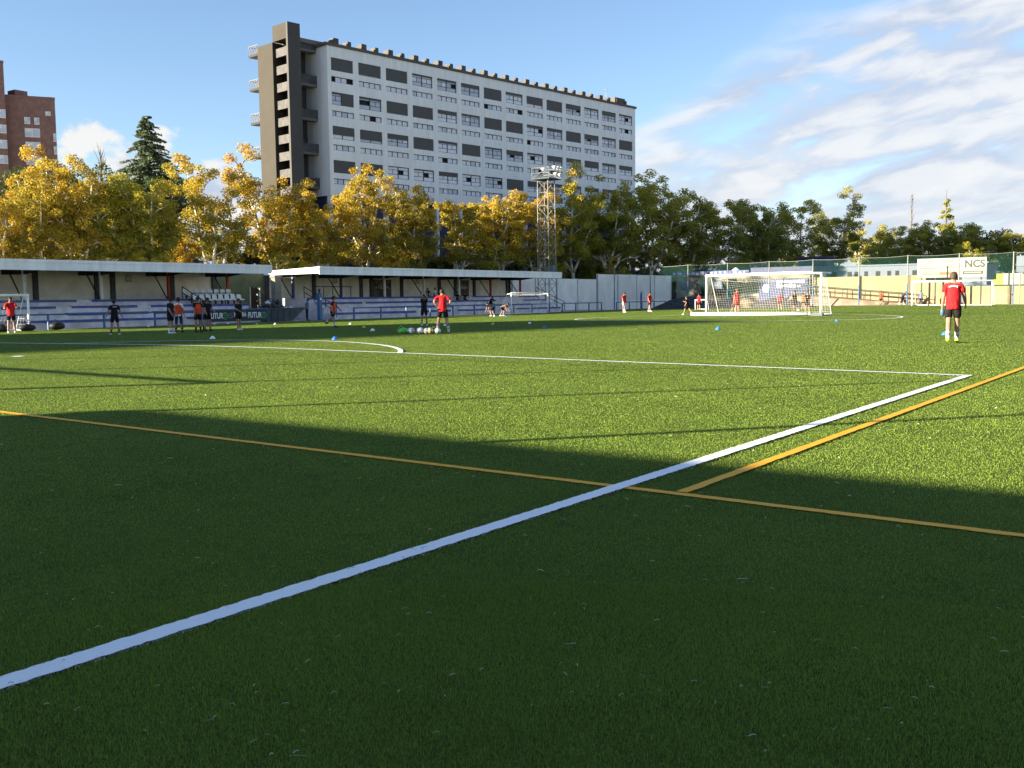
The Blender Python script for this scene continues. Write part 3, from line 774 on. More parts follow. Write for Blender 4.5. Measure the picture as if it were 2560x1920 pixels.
# white bucket seats, two rows of eight
def seat_proto():
    T = thing('stadium_seat', 'white plastic bucket seat in the left stand', 'seat', group='white bucket seats in the left stand')
    b = MB().box(-.20, .22, -.22, .22, .30, .36); b.box(.16, .22, -.22, .22, .361, .40)
    b.build('seat_pan', M['seat_white'], T, world=False)
    s = MB(); n = 7; vs = []
    for j in range(4):
        for i in range(n):
            u = i / (n - 1) * 2 - 1; z = .34 + .14 * j
            vs.append((-.20 - .05 * j / 3 + .07 * u * u, u * (.22 - .03 * (j == 3) * 1.5), z))
    fs = [(j * n + i, j * n + i + 1, (j + 1) * n + i + 1, (j + 1) * n + i) for j in range(3) for i in range(n - 1)]
    off = len(vs); vs2 = vs + [(x - .03, y, z) for x, y, z in vs]
    fs2 = fs + [tuple(q + off for q in reversed(f)) for f in fs] + [(3 * n + i, 3 * n + i + 1, off + 3 * n + i + 1, off + 3 * n + i) for i in range(n - 1)]
    s.add(vs2, fs2).build('backrest', M['seat_white'], T, world=False)
    MB().box(-.10, .06, -.03, .03, 0, .298).build('bracket', M['black_metal'], T, world=False)
    return T


ORD = ['first', 'second', 'third', 'fourth', 'fifth', 'sixth', 'seventh', 'eighth', 'ninth', 'tenth', 'eleventh', 'twelfth']
sp_ = seat_proto(); first = True
for row, (x, z, ya) in enumerate([(-61.3, 1.66, 30.15), (-59.9, 1.24, 30.0)]):
    for i in range(8):
        o = sp_ if first else copy_tree(sp_); first = False
        o.location = (x, ya + i * .585, z)
        o['label'] = ('white bucket seat in the upper row of the left stand, %s from the left' if row == 0 else 'white bucket seat in the lower row of the left stand, %s from the left') % ORD[i]

# blue pitch-side railings
def railing(label, x, y0, y1, n, h=.92):
    T = thing('pitch_railing', label, 'railing', (x, (y0 + y1) / 2, gz(x)))
    for i in range(n):
        y = y0 + (y1 - y0) * i / (n - 1)
        MB().box(x - .05, x + .05, y - .05, y + .05, gz(x) - .1, gz(x) + h - .05).build('post', M['blue_metal'], T)
    MB().tube((x, y0 - .05, gz(x) + h), (x, y1 + .05, gz(x) + h), .05, n=8).build('top_rail', M['blue_metal'], T)


railing('long blue pitch railing in front of the left stand', -55.0, 4.2, 26.6, 7)
railing('long blue pitch railing in front of the right stand', -55.0, 41.6, 70.5, 10)
railing('short blue railing below the grey wall beside the small goal', -55.0, 73.0, 81.2, 4)
railing('blue railing below the taller grey wall near the dark heap', -55.0, 84.6, 97.0, 5)

# advertising banner on its frame, beside the skip
def banner():
    x = -54.86
    T = thing('advertising_banner', 'dark banner with white lettering and green rings beside the skip', 'banner', (x, 29.7, gz(x)))
    MB().box(x - .02, x, 27.05, 32.4, .02, .80).build('sheet', M['banner_black'], T)
    MB().tube((x - .06, 27.0, .86), (x - .06, 32.45, .86), .05, n=8).tube((x - .06, 27.0, -.15), (x - .06, 27.0, .9), .05, n=6).tube((x - .06, 32.45, -.15), (x - .06, 32.45, .9), .05, n=6).build('frame', M['blue_metal'], T)
    def put(txt, y, size, m='white_ink', z=.42, sx=.72):
        o = link('lettering', text_mesh(txt, size, M[m], .012), T, True)
        o.matrix_basis = Matrix.Translation((x + .006, y, z)) @ Matrix(((0, 0, 1, 0), (1, 0, 0, 0), (0, 1, 0, 0), (0, 0, 0, 1))) @ Matrix.Diagonal((sx, 1, 1, 1))
    put('FUTUR', 27.72, .56); put('FUTUR', 31.20, .56); put('XEL', 29.55, .42, z=.48); put('RA', 30.22, .42, z=.48)
    def ring(y, r, m):
        b = MB(); n = 20
        for i in range(n):
            a0, a1 = 2 * math.pi * i / n, 2 * math.pi * (i + 1) / n
            b.quad((x + .005, y + r * math.cos(a0), .42 + r * math.sin(a0)), (x + .005, y + r * math.cos(a1), .42 + r * math.sin(a1)),
                   (x + .005, y + r * .72 * math.cos(a1), .42 + r * .72 * math.sin(a1)), (x + .005, y + r * .72 * math.cos(a0), .42 + r * .72 * math.sin(a0)))
        for z_ in (-.1, .02, .14): b.box(x + .004, x + .008, y - r * .5, y + r * .5, .40 + z_, .45 + z_)
        b.build('emblem', M[m], T)
    ring(28.52, .27, 'banner_green'); ring(32.05, .25, 'banner_green'); ring(29.0, .20, 'sign_pale'); ring(30.72, .20, 'sign_pale')


banner()

# waste skip with rubble
def skip():
    x0, x1 = -58.4, -56.4
    T = thing('waste_skip', 'open dark steel skip heaped with rubbish beside the banner', 'skip', (-57.4, 35.3, -.15))
    lo = [(x0 + .2, 33.9), (x1 - .1, 33.9), (x1 - .1, 36.3), (x0 + .2, 36.3)]; hi = [(x0, 33.55), (x1, 33.55), (x1, 37.6), (x0, 37.6)]
    vs = [(a, b, -.12) for a, b in lo] + [(a, b, .86) for a, b in hi]
    MB().add(vs, [(3, 2, 1, 0), (0, 1, 5, 4), (1, 2, 6, 5), (2, 3, 7, 6), (3, 0, 4, 7)]).build('body', M['skip_metal'], T)
    b = MB()
    for (p, q) in zip(hi, hi[1:] + hi[:1]): b.tube((p[0], p[1], .86), (q[0], q[1], .86), .05, n=6)
    b.build('rim', M['skip_metal'], T)
    for i in range(4):
        y = 34.2 + i * .6
        MB().add([(x1 - .08 + .02, y, -.1), (x1 - .08 + .02, y + .1, -.1), (x1 + .04, y + .1, .82), (x1 + .04, y, .82), (x1 - .16, y, -.1), (x1 - .16, y + .1, -.1), (x1 - .06, y + .1, .82), (x1 - .06, y, .82)],
                 [(0, 1, 2, 3), (7, 6, 5, 4), (0, 3, 7, 4), (1, 5, 6, 2), (3, 2, 6, 7), (0, 4, 5, 1)]).build('rib', M['skip_metal'], T)
    r3 = random.Random(5)
    h = MB()
    for i in range(46):
        cx, cy = r3.uniform(x0 + .2, x1 - .2), r3.uniform(33.8, 37.1); z = .75 + .65 * math.exp(-((cy - 34.9) / .9) ** 2) * r3.random()
        s = r3.uniform(.12, .42)
        a = r3.random() * 3.14; ca, sa = math.cos(a) * s, math.sin(a) * s
        k = r3.uniform(.3, 1)
        h.add([(cx + ca, cy + sa, z), (cx - sa * k, cy + ca * k, z + .1 * r3.random()), (cx - ca, cy - sa, z + .12), (cx + sa * k, cy - ca * k, z), (cx, cy, z + s * .7), (cx, cy, z - s * .4)],
              [(0, 1, 4), (1, 2, 4), (2, 3, 4), (3, 0, 4), (1, 0, 5), (2, 1, 5), (3, 2, 5), (0, 3, 5)], 0 if r3.random() < .8 else 1)
    h.build('rubbish', [M['rubble'], M['cone_white']], T)


skip()

# posters on the stand walls
def poster(label, y0, y1, z0, z1, dark=True):
    T = thing('poster', label, 'poster', (-64.75, (y0 + y1) / 2, z0))
    MB().box(-64.79, -64.75, y0, y1, z0, z1).build('board', M['poster'] if dark else M['poster_pale'], T)
    if dark:
        b = MB(); c = (y0 + y1) / 2; zc = z0 + (z1 - z0) * .55
        for i in range(6):
            yy = c + (i - 2.5) * (y1 - y0) * .12; hh = (z1 - z0) * (.10 + .16 * (1 - abs(i - 2.5) / 3))
            b.add([(-64.746, yy - .12, zc - hh * .4), (-64.746, yy + .12, zc - hh * .4), (-64.746, yy + .02, zc + hh)], [(0, 1, 2)])
        b.build('print', M['poster_pale'], T)
    else:
        MB().box(-64.748, -64.744, y0 + .1, y1 - .1, z0 + .12, z1 - .12).build('print', M['tier'], T)


poster('large dark poster behind a white post of the right stand', 54.25, 56.9, 1.7, 3.4)
poster('narrower dark poster with pale drawing near the far end of the right stand', 67.45, 69.4, 1.7, 3.4)
poster('small pale notice on the wall of the left stand', 27.3, 27.85, 3.0, 3.55, False)
poster('small pale notice on the wall near the sunlit end of the right stand', 48.9, 49.5, 3.0, 3.5, False)
poster('small pale notice beside the seated people in the right stand', 60.6, 61.2, 3.0, 3.5, False)

# ------------------------------------------------------------------ grey precast wall
def panel_wall(name, label, axis, fixed, u0, u1, pitch, z0, ztop, mw, mj, posts=True, prints=False):
    T = thing(name, label, 'wall', ((fixed, (u0 + u1) / 2, z0) if axis == 'y' else ((u0 + u1) / 2, fixed, z0)))
    u = u0
    while u < u1 - .2:
        v = min(u + pitch, u1); zt = ztop(u) if callable(ztop) else ztop
        jit = rng.uniform(-.012, .012)
        if axis == 'y': MB().box(fixed - .1, fixed + .06 + jit, u + .09, v - .09, z0, zt + jit).build('panel', M[mw], T)
        else: MB().box(u + .09, v - .09, fixed - .06 + jit, fixed + .1, z0, zt + jit).build('panel', M[mw], T)
        if posts:
            if axis == 'y': MB().box(fixed - .12, fixed + .11, u - .088, u + .088, z0, zt + .05).build('post', M[mj], T)
            else: MB().box(u - .088, u + .088, fixed - .11, fixed + .12, z0, zt + .05).build('post', M[mj], T)
        u = v
    return T


panel_wall('concrete_wall', 'lower grey panel wall beside the end of the right stand', 'y', -65.0, 77.8, 96.9, 4.77, -.3, 3.74, 'concrete', 'concrete_joint')
panel_wall('concrete_wall', 'taller grey panel wall running to the dark heap', 'y', -65.0, 97.15, 118.6, 5.3, -.3, 4.42, 'concrete', 'concrete_joint')
# scuffed lettering low on the wall
T = thing('wall_scrawl', 'faint dark scrawl low on the lower grey wall', 'graffiti', (-64.88, 90, .8))
b = MB(); r4 = random.Random(9)
for i in range(34):
    y = 83.5 + i * .36; z = .75 + r4.uniform(-.1, .15); l = r4.uniform(.05, .3)
    b.box(-64.87, -64.866, y, y + r4.uniform(.03, .22), z, z + l * .4)
b.build('strokes', M['concrete_joint'], T)

panel_wall('boundary_wall', 'tall sunlit yellow panel wall behind the far goal', 'x', 97.0, -36.0, -20.2, 5.2, -.1, 3.32, 'yellow_wall', 'yellow_joint')
panel_wall('boundary_wall', 'lower sunlit yellow panel wall at the right edge', 'x', 97.3, -20.0, 14, 4.2, -.1, 2.05, 'yellow_wall', 'yellow_joint')


# ------------------------------------------------------------------ ball-stop fences behind both goal lines
def ball_fence(label, y, x0, n, pitch, h, net=True, base=None):
    T = thing('ball_stop_fence', label, 'fence', (x0 + pitch * n / 2, y, 0))
    for i in range(n):
        x = x0 + i * pitch; z = gz(x)
        b = MB().tube((x, y, z - .1), (x, y, z + 2.2), .075, .07, 8); b.build('post', M['blue_metal'], T)
        MB().tube((x, y, z + 2.2), (x, y, z + h), .07, .055, 8).build('post', M['galv'], T)
    pts = []
    for i in range(n - 1):
        for q in range(6):
            f = q / 6; x = x0 + (i + f) * pitch; pts.append((x, y, gz(x) + h - .06 - .10 * 4 * f * (1 - f)))
    MB().pipe(pts, [.013] * len(pts), 4).build('top_cable', M['galv'], T)
    if net:
        vs = []; k = len(pts)
        for p in pts: vs.append((p[0], y + .03, p[2]))
        for p in pts: vs.append((p[0], y + .03, gz(p[0]) + 1.15))
        MB().add(vs, [(i, i + 1, k + i + 1, k + i) for i in range(k - 1)]).build('net', M['green_net'], T)
    return T


ball_fence('tall ball-stop fence with green net behind the far goal', 92.0, -59.5, 15, 5.0, 5.2)
ball_fence('tall ball-stop fence with bare posts behind the near goal line', -18.9, -58.45, 13, 5.0, 5.15, net=False)
# ------------------------------------------------------------------ far end: hoarding, cabin, ramp, low buildings
def billboard():
    x0, x1, y, z0, z1 = -24.55, -17.7, 96.0, 3.0, 5.03
    T = thing('billboard', 'large cream billboard with dark rounded lettering above the yellow wall', 'billboard', ((x0 + x1) / 2, y, 0))
    MB().box(x0, x1, y, y + .06, z0, z1).build('board', M['sign_white'], T)
    for x in (-24.1, -22.7, -20.2, -18.2): MB().box(x - .06, x + .06, y + .065, y + .18, 0, z1 - .1).build('post', M['black_metal'], T)
    W, H = x1 - x0, z1 - z0
    def bar(u0, u1, v0, v1, m, nm='print', d=.004): return MB().box(x0 + u0 * W, x0 + u1 * W, y - d, y - .001, z1 - v1 * H, z1 - v0 * H).build(nm, M[m], T)
    o = link('lettering', text_mesh('NCS', 1.02, M['sign_grey'], .026), T, True)
    o.matrix_basis = Matrix.Translation((x0 + .835 * W, y - .008, z1 - .335 * H)) @ Matrix(((1, 0, 0, 0), (0, 0, -1, 0), (0, 1, 0, 0), (0, 0, 0, 1)))
    r = random.Random(2)
    for i, (v, u1) in enumerate([(.13, .24), (.25, .25), (.37, .21), (.49, .29)]):
        b = MB(); u = .035
        while u < u1:
            wd = r.uniform(.014, .05); b.box(x0 + u * W, x0 + min(u + wd, u1) * W, y - .004, y - .001, z1 - (v + .045) * H, z1 - v * H); u += wd + .008
        b.build('small_print', M['sign_pale'], T)
    for v, a, c in ((.33, .37, .58), (.42, .35, .60), (.50, .42, .55)): bar(a, c, v, v + .022, 'sign_pale', 'small_print')
    bar(.42, .53, .12, .22, 'yellow_wall'); bar(.33, .59, .72, .86, 'sign_orange', 'stripe'); bar(.665, .955, .70, .85, 'sign_grey', 'stripe'); bar(.685, .93, .74, .80, 'sign_white', 'stripe', .008)
    b = MB(); u = .09
    for i in range(9): b.box(x0 + u * W, x0 + (u + .016) * W, y - .004, y - .001, z1 - .85 * H, z1 - .77 * H); u += .024
    b.build('small_print', M['sign_pale'], T)
    bar(.69, .705, .50, .60, 'sign_orange', 'print')


billboard()
T = thing('hoarding', 'row of lime and white panels on the low wall at the right edge', 'hoarding', (-15, 97.0, 2))
for i in range(9):
    x = -17.2 + i * .95
    MB().box(x, x + .93, 97.02, 97.08, 2.15, 3.3).build('panel', M['lime' if i % 3 == 0 else 'sign_white'], T)
MB().box(-17.3, -8.6, 97.09, 97.15, 2.06, 2.2).build('rail', M['black_metal'], T)
T = thing('sign_panel', 'white upright panel on a pole at the right edge above the low wall', 'sign', (-14.5, 96.4, 0))
MB().box(-14.95, -12.0, 96.3, 96.36, 3.4, 5.05).build('board', M['shade_white'], T); MB().tube((-14.6, 96.45, 0), (-14.6, 96.45, 5.2), .06, n=8).build('pole', M['galv'], T)
MB().box(-14.95, -12.0, 96.29, 96.298, 3.95, 4.05).build('stripe', M['sign_pale'], T)

# painted cabin with fascia, banners and windows behind the large goal
T = thing('painted_cabin', 'low painted cabin with small windows behind the large goal', 'building', (-46, 100, 0))
MB().box(-54.0, -36.9, 98.0, 104.0, -.2, 3.86).build('wall', M['cabin'], T)
rf = MB().box(-54.4, -36.5, 97.6, 104.3, 3.862, 4.06).build('roof', M['roof_white'], T)
MB().box(-44.0, -36.5, 97.58, 104.2, 4.062, 4.66).build('upper_fascia', M['navy_roof'], rf)
r5 = random.Random(21)
f = MB().box(-54.4, -44.2, 97.54, 97.596, 3.9, 4.42).build('fascia', M['tier_blue'], rf)
for i in range(16):
    x = -54.2 + i * .62
    MB().box(x, x + r5.uniform(.2, .55), 97.52, 97.538, 3.95 + r5.random() * .12, 4.2 + r5.random() * .2).build('paint_patch', M[r5.choice(['white_ink', 'poster_pale', 'navy_paint', 'tier'])], f)
for x0 in (-53.3, -48.9):
    fr = MB().box(x0 - .08, x0 + 1.08, 97.93, 97.995, 2.22, 3.42).build('window', M['blue_metal'], T)
    MB().box(x0, x0 + 1.0, 97.90, 97.928, 2.3, 3.34).build('pane', M['shade_white'], fr)
for i in range(9):
    MB().box(-51.5 + i * .9, -46.6 + i * .9 + r5.uniform(.4, .9), 97.97, 97.996, 1.0 + r5.random() * 1.2, 2.0 + r5.random() * 1.5).build('paint_patch', M[r5.choice(['poster', 'cloth_brown', 'green_wall', 'poster_pale'])], T)
T = thing('wall_banner', 'dark navy banner with white lettering hung on the painted cabin', 'banner', (-40, 97.9, .5))
MB().box(-43.1, -37.1, 97.86, 97.92, .35, 3.3).build('sheet', M['banner_navy'], T)
b = MB(); u = -41.0
for v, k in ((2.75, 7), (2.25, 6)):
    for i in range(k): b.box(-40.9 + i * .5, -40.9 + i * .5 + .40, 97.85, 97.858, v + (i % 3) * .03, v + .32)
b.ball((-42.2, 97.86, 2.2), .42, .01, .5, 12, 8); b.build('print', M['white_ink'], T)
T = thing('folded_parasol', 'white folded parasol standing on the cabin roof', 'parasol', (-46.3, 98.6, 4.1))
MB().tube((-46.3, 98.6, 3.9), (-46.3, 98.6, 4.75), .04, n=6).build('pole', M['galv'], T); MB().pipe([(-46.3, 98.6, 4.1), (-46.3, 98.6, 4.35), (-46.3, 98.6, 4.75)], [.55, .65, .12], 10).build('canopy', M['white_ink'], T)

T = thing('white_building', 'low white building with a row of small dark windows behind the ramp', 'building', (-40, 131, 0))
MB().box(-48.6, -24, 130, 138, -.2, 5.3).build('wall', M['shade_white'], T)
MB().box(-48.8, -23.8, 129.85, 138.2, 5.302, 5.5).build('roof', M['shade_white'], T)
for x, wd in ((-47.6, 1.6), (-45.0, .9), (-42.6, .6), (-41.6, .6), (-40.2, .5), (-38.6, .6), (-37.0, .5), (-35.9, .5), (-33.6, .6), (-31.5, .6)):
    fr = MB().box(x, x + wd, 129.93, 129.995, 3.55, 4.6).build('window', M['win_frame'], T); MB().box(x + .07, x + wd - .07, 129.90, 129.928, 3.62, 4.53).build('pane', M['dark'], fr)
T = thing('dark_shed', 'dark navy box rising behind the low white building', 'building', (-48, 142, 0))
MB().box(-53.5, -49.0, 140, 144, -.2, 7.1).build('wall', M['navy_roof'], T); MB().box(-53.7, -48.8, 139.8, 144.2, 7.102, 7.3).build('roof', M['navy_roof'], T)

# earth ramp with handrails
T = thing('earth_ramp', 'sloping earth ramp with a dark handrail left of the far goal', 'ramp', (-31, 95, 0))
MB().add([(-38.5, 93.2, .1), (-23.5, 93.6, .1), (-23.5, 96.7, .12), (-38.5, 96.8, .1), (-38.0, 94.2, 1.35), (-24.0, 95.3, .2), (-24.0, 96.7, .22), (-38.0, 96.75, 1.55)],
         [(0, 1, 5, 4), (4, 5, 6, 7), (0, 4, 7, 3), (1, 2, 6, 5), (3, 7, 6, 2)]).build('earth', M['dirt'], T)
for yy, dz in ((94.35, 0), (96.4, .1)):
    top = MB().tube((-38, yy, 2.45 + dz), (-24.2, yy + .9 * (yy < 95), 1.15 + dz), .04, n=6).tube((-38, yy, 1.95 + dz), (-24.2, yy + .9 * (yy < 95), .7 + dz), .03, n=6); top.build('handrail', M['black_metal'], T)
    for i in range(8):
        f = i / 7; x = -38 + 13.8 * f; y_ = yy + .9 * f * (yy < 95); zt = 2.45 - 1.3 * f + dz
        MB().tube((x, y_, zt - 1.15), (x, y_, zt), .04, n=6).build('post', M['black_metal'], T)


def heap(label, c, rx, ry, h, m, seed, name='rubber_heap'):
    r = random.Random(seed); n, k = 26, 7; vs = []
    for j in range(k):
        f = j / (k - 1)
        for i in range(n):
            a = 2 * math.pi * i / n; q = (1 - f) * (1 + .12 * math.sin(3 * a + seed) + .05 * r.uniform(-1, 1))
            vs.append((c[0] + rx * q * math.cos(a), c[1] + ry * q * math.sin(a), c[2] - .05 + h * math.sin(f * math.pi / 2) * (1 + .04 * r.uniform(-1, 1))))
    fs = [(j * n + i, j * n + (i + 1) % n, (j + 1) * n + (i + 1) % n, (j + 1) * n + i) for j in range(k - 1) for i in range(n)]
    o = MB().add(vs, fs).build(name, M[m], smooth=True)
    return tag(o, label, 'heap')


heap('dark granule heap at the end of the grey wall', (-48.6, 90.6, gz(-48.6)), 4.6, 2.2, 1.45, 'rubber', 3)
heap('dark granule heap in front of the ramp right of the large goal', (-37.5, 89.6, gz(-37)), 3.6, 1.4, 1.1, 'rubber', 8)
heap('sandy heap behind the net of the large goal', (-43.5, 93.8, gz(-43)), 3.6, 1.4, 1.2, 'dirt', 5, 'sand_heap')

# ------------------------------------------------------------------ lattice floodlight mast
def mast():
    cx, cy, hw, H = -62.6, 81.6, .78, 15.1
    T = thing('floodlight_mast', 'lattice floodlight mast with lamps on a top platform beside the right stand', 'floodlight', (cx, cy, -.2))
    C4 = [(-1, -1), (1, -1), (1, 1), (-1, 1)]
    for sx, sy in C4: MB().tube((cx + sx * hw, cy + sy * hw, -.2), (cx + sx * hw * .92, cy + sy * hw * .92, H), .06, .05, 6).build('leg', M['galv'], T)
    n = 10
    for k in range(n):
        z0, z1 = k * H / n, (k + 1) * H / n
        b = MB()
        for i in range(4):
            a, c = C4[i], C4[(i + 1) % 4]
            if k % 2: a, c = c, a
            b.tube((cx + a[0] * hw * .97, cy + a[1] * hw * .97, z0), (cx + c[0] * hw * .97, cy + c[1] * hw * .97, z1), .03, n=5)
            b.tube((cx + a[0] * hw * .97, cy + a[1] * hw * .97, z1), (cx + c[0] * hw * .97, cy + c[1] * hw * .97, z1), .025, n=5)
        b.build('lattice_bay', M['galv'], T)
    MB().box(cx - 1.25, cx + 1.25, cy - 1.25, cy + 1.25, H, H + .12).build('platform', M['pilaster'], T)
    b = MB()
    for sx, sy in C4:
        b.tube((cx + sx * 1.2, cy + sy * 1.2, H + .12), (cx + sx * 1.2, cy + sy * 1.2, H + 1.3), .035, n=5)
    for i in range(4):
        a, c = C4[i], C4[(i + 1) % 4]
        for z in (.7, 1.3): b.tube((cx + a[0] * 1.2, cy + a[1] * 1.2, H + z), (cx + c[0] * 1.2, cy + c[1] * 1.2, H + z), .03, n=5)
        b.tube((cx + a[0] * 1.2, cy + a[1] * 1.2, H + .12), (cx + c[0] * 1.2, cy + c[1] * 1.2, H + 1.3), .025, n=5)
    b.build('guard_rail', M['galv'], T)
    for i, (dx, dy, z) in enumerate([(1.2, -.2, 1.35), (1.2, .5, 1.35), (1.2, 1.1, 1.35), (1.3, -.1, .6), (1.3, .8, .6), (-.2, -.4, 1.2)]):
        p = Vector((cx + dx, cy + dy, H + z)); d = Vector((.9, -.2, -.35)).normalized()
        l = MB().pipe([p - d * .25, p, p + d * .22, p + d * .3], [.07, .15, .22, .23], 10).build('floodlamp', M['awning'], T)
        MB().pipe([p + d * .301, p + d * .31], [.20, .19], 10).build('lens', M['lamp_glass'], l)
    MB().box(cx + .5, cx + 1.0, cy - .3, cy + .3, 4.6, 5.2).build('switch_box', M['shade_white'], T)


mast()


def street_lamp(label, x, y, h, m='galv'):
    T = thing('street_lamp', label, 'lamp post', (x, y, -.3))
    MB().tube((x, y, -.3), (x, y, h), .07, .045, 8).build('pole', M[m], T)
    MB().tube((x, y, h - .2), (x + .8, y - .3, h), .035, n=6).build('arm', M[m], T)
    MB().ball((x + .95, y - .34, h + .0), .32, .16, .09, 10, 6).build('lamp_head', M['lamp_glass'], T)


street_lamp('slim pale lamp post among the trees behind the left stand', -81.9, 31.4, 8.6, 'galv')
street_lamp('slim pale lamp post among the trees behind the right stand', -76.5, 82.0, 8.6, 'galv')


# ------------------------------------------------------------------ goals
def net_lines(P, nu, nv, r=.0075, su=16, sv=10):
    b = MB()
    for i in range(nu + 1):
        pts = [P(i / nu, j / sv) for j in range(sv + 1)]; b.pipe(pts, [r] * len(pts), 3, caps=False)
    for j in range(nv + 1):
        pts = [P(i / su, j / nv) for i in range(su + 1)]; b.pipe(pts, [r] * len(pts), 3, caps=False)
    return b


def goal(name, label, a, b, hgt, depth_top, depth_bot, m='white_paint', pr=.06, netm='net_white', cell=.14, sag=.25, has_net=True, base=True, side=1, lw=.0075):
    A, B = Vector((a[0], a[1], gz(a[0]))), Vector((b[0], b[1], gz(b[0])))
    T = thing(name, label, 'goal', tuple((A + B) / 2))
    up = Vector((0, 0, 1)); t = (B - A).normalized(); n = Vector((-t.y, t.x, 0)) * side
    for P in (A, B): MB().tube(P, P + up * (hgt + pr), pr, n=10).build('post', M[m], T, smooth=True)
    MB().tube(A + up * (hgt + pr) - t * pr, B + up * (hgt + pr) + t * pr, pr, n=10).build('crossbar', M[m], T, smooth=True)
    for P in (A, B):
        k = MB().tube(P + up * hgt, P + up * (hgt - .05) + n * depth_top, pr * .32, n=6).tube(P + up * (hgt - .05) + n * depth_top, P + n * depth_bot + up * .04, pr * .32, n=6)
        if base: k.tube(P + up * .04, P + n * depth_bot + up * .04, pr * .55, n=6)
        k.build('net_stay', M[m], T)
    if base: MB().tube(A + n * depth_bot + up * .04, B + n * depth_bot + up * .04, pr * .55, n=6).build('base_bar', M[m], T)
    if has_net:
        W = (B - A).length
        def back(u, v):
            p = A.lerp(B, u); s = math.sin(math.pi * u)
            if v < .22:
                f = v / .22; q = p + up * (hgt - .05 * f) + n * (depth_top * f); d = sag * s * math.sin(math.pi * f) * .6
            else:
                f = (v - .22) / .78; q = p + up * ((hgt - .05) * (1 - f) + .05 * f) + n * (depth_top + (depth_bot - depth_top) * f)
                d = sag * (.55 + .45 * math.sin(u * 9.0 + 1)) * math.sin(math.pi * min(1, f + .12)) * .5
                q = q + n * (d * .8); 
            return q - up * (d + sag * .5 * abs(math.sin(u * math.pi * 2.0)) * max(0, 1 - abs(v - .22) * 6))
        k = net_lines(back, int(W / cell), int((hgt + depth_top) / cell), lw, 24, 14)
        for P in (A, B):
            def sidef(u, v, P=P):
                x = depth_top + (depth_bot - depth_top) * v
                return P + up * (hgt * (1 - v) + .05 * v) + n * (x * u)
            s_ = net_lines(sidef, max(4, int(depth_bot / cell / 1.8)), int(hgt / cell / 1.5), lw * .8, 6, 6); k.add(s_.v, s_.f)
        k.build('net', M[netm], T)
    return T


goal('football_goal', 'large white portable goal with sagging net on the centre of the pitch', (-23.8, 41.3), (-16.46, 41.3), 2.44, .7, 1.9, pr=.07, cell=.16, sag=.5, lw=.0036)
goal('football_goal', 'white goal in front of the yellow wall at the far end', (-22.8, 87.2), (-15.5, 87.2), 2.30, .5, 1.6, pr=.07, has_net=False)
goal('football_goal', 'small white goal pushed against the railing before the right stand', (-51.0, 58.1), (-51.0, 64.2), 1.93, .5, 1.5, pr=.055, cell=.2, side=1, lw=.004)
goal('football_goal', 'small white goal cut by the left edge of the picture', (-54.2, 7.7), (-54.2, 13.75), 2.02, .5, 1.5, pr=.07, cell=.2, side=1, lw=.004)
goal('football_goal', 'white goal on the near goal line left of the picture', (-23.82, -16.56), (-16.5, -16.56), 2.44, .7, 2.0, pr=.06, has_net=False, side=-1)
goal('mini_goal', 'tiny white goal frame beside the dark heap', (-42.2, 78.6), (-40.9, 78.3), .95, .3, .5, pr=.05, has_net=False)
o = MB().tube((-24.5, 40.55, gz(-21) + .10), (-17.0, 40.5, gz(-18) + .10), .105, n=12).build('goal_tube', M['white_paint'], smooth=True)
tag(o, 'thick white tube lying on the turf in front of the large goal', 'tube')
T = thing('goal_weight', 'grey counterweight lying at the right foot of the large goal', 'weight', (-16.4, 40.6, .15))
MB().box(-16.85, -16.1, 40.45, 40.75, gz(-16) - .02, gz(-16) + .16).build('block', M['skip_metal'], T); MB().tube((-16.7, 40.6, gz(-16) + .16), (-16.3, 40.6, gz(-16) + .16), .03, n=6).build('handle', M['galv'], T)

# ------------------------------------------------------------------ small things on the pitch
def cone_proto(m):
    b = MB().pipe([(0, 0, 0), (0, 0, .015), (0, 0, .075), (0, 0, .10)], [.105, .10, .055, .034], 16, caps=False)
    b.pipe([(0, 0, .0), (0, 0, .10)], [.09, .028], 16, caps=False)
    return b.mesh('marker_cone', M[m])


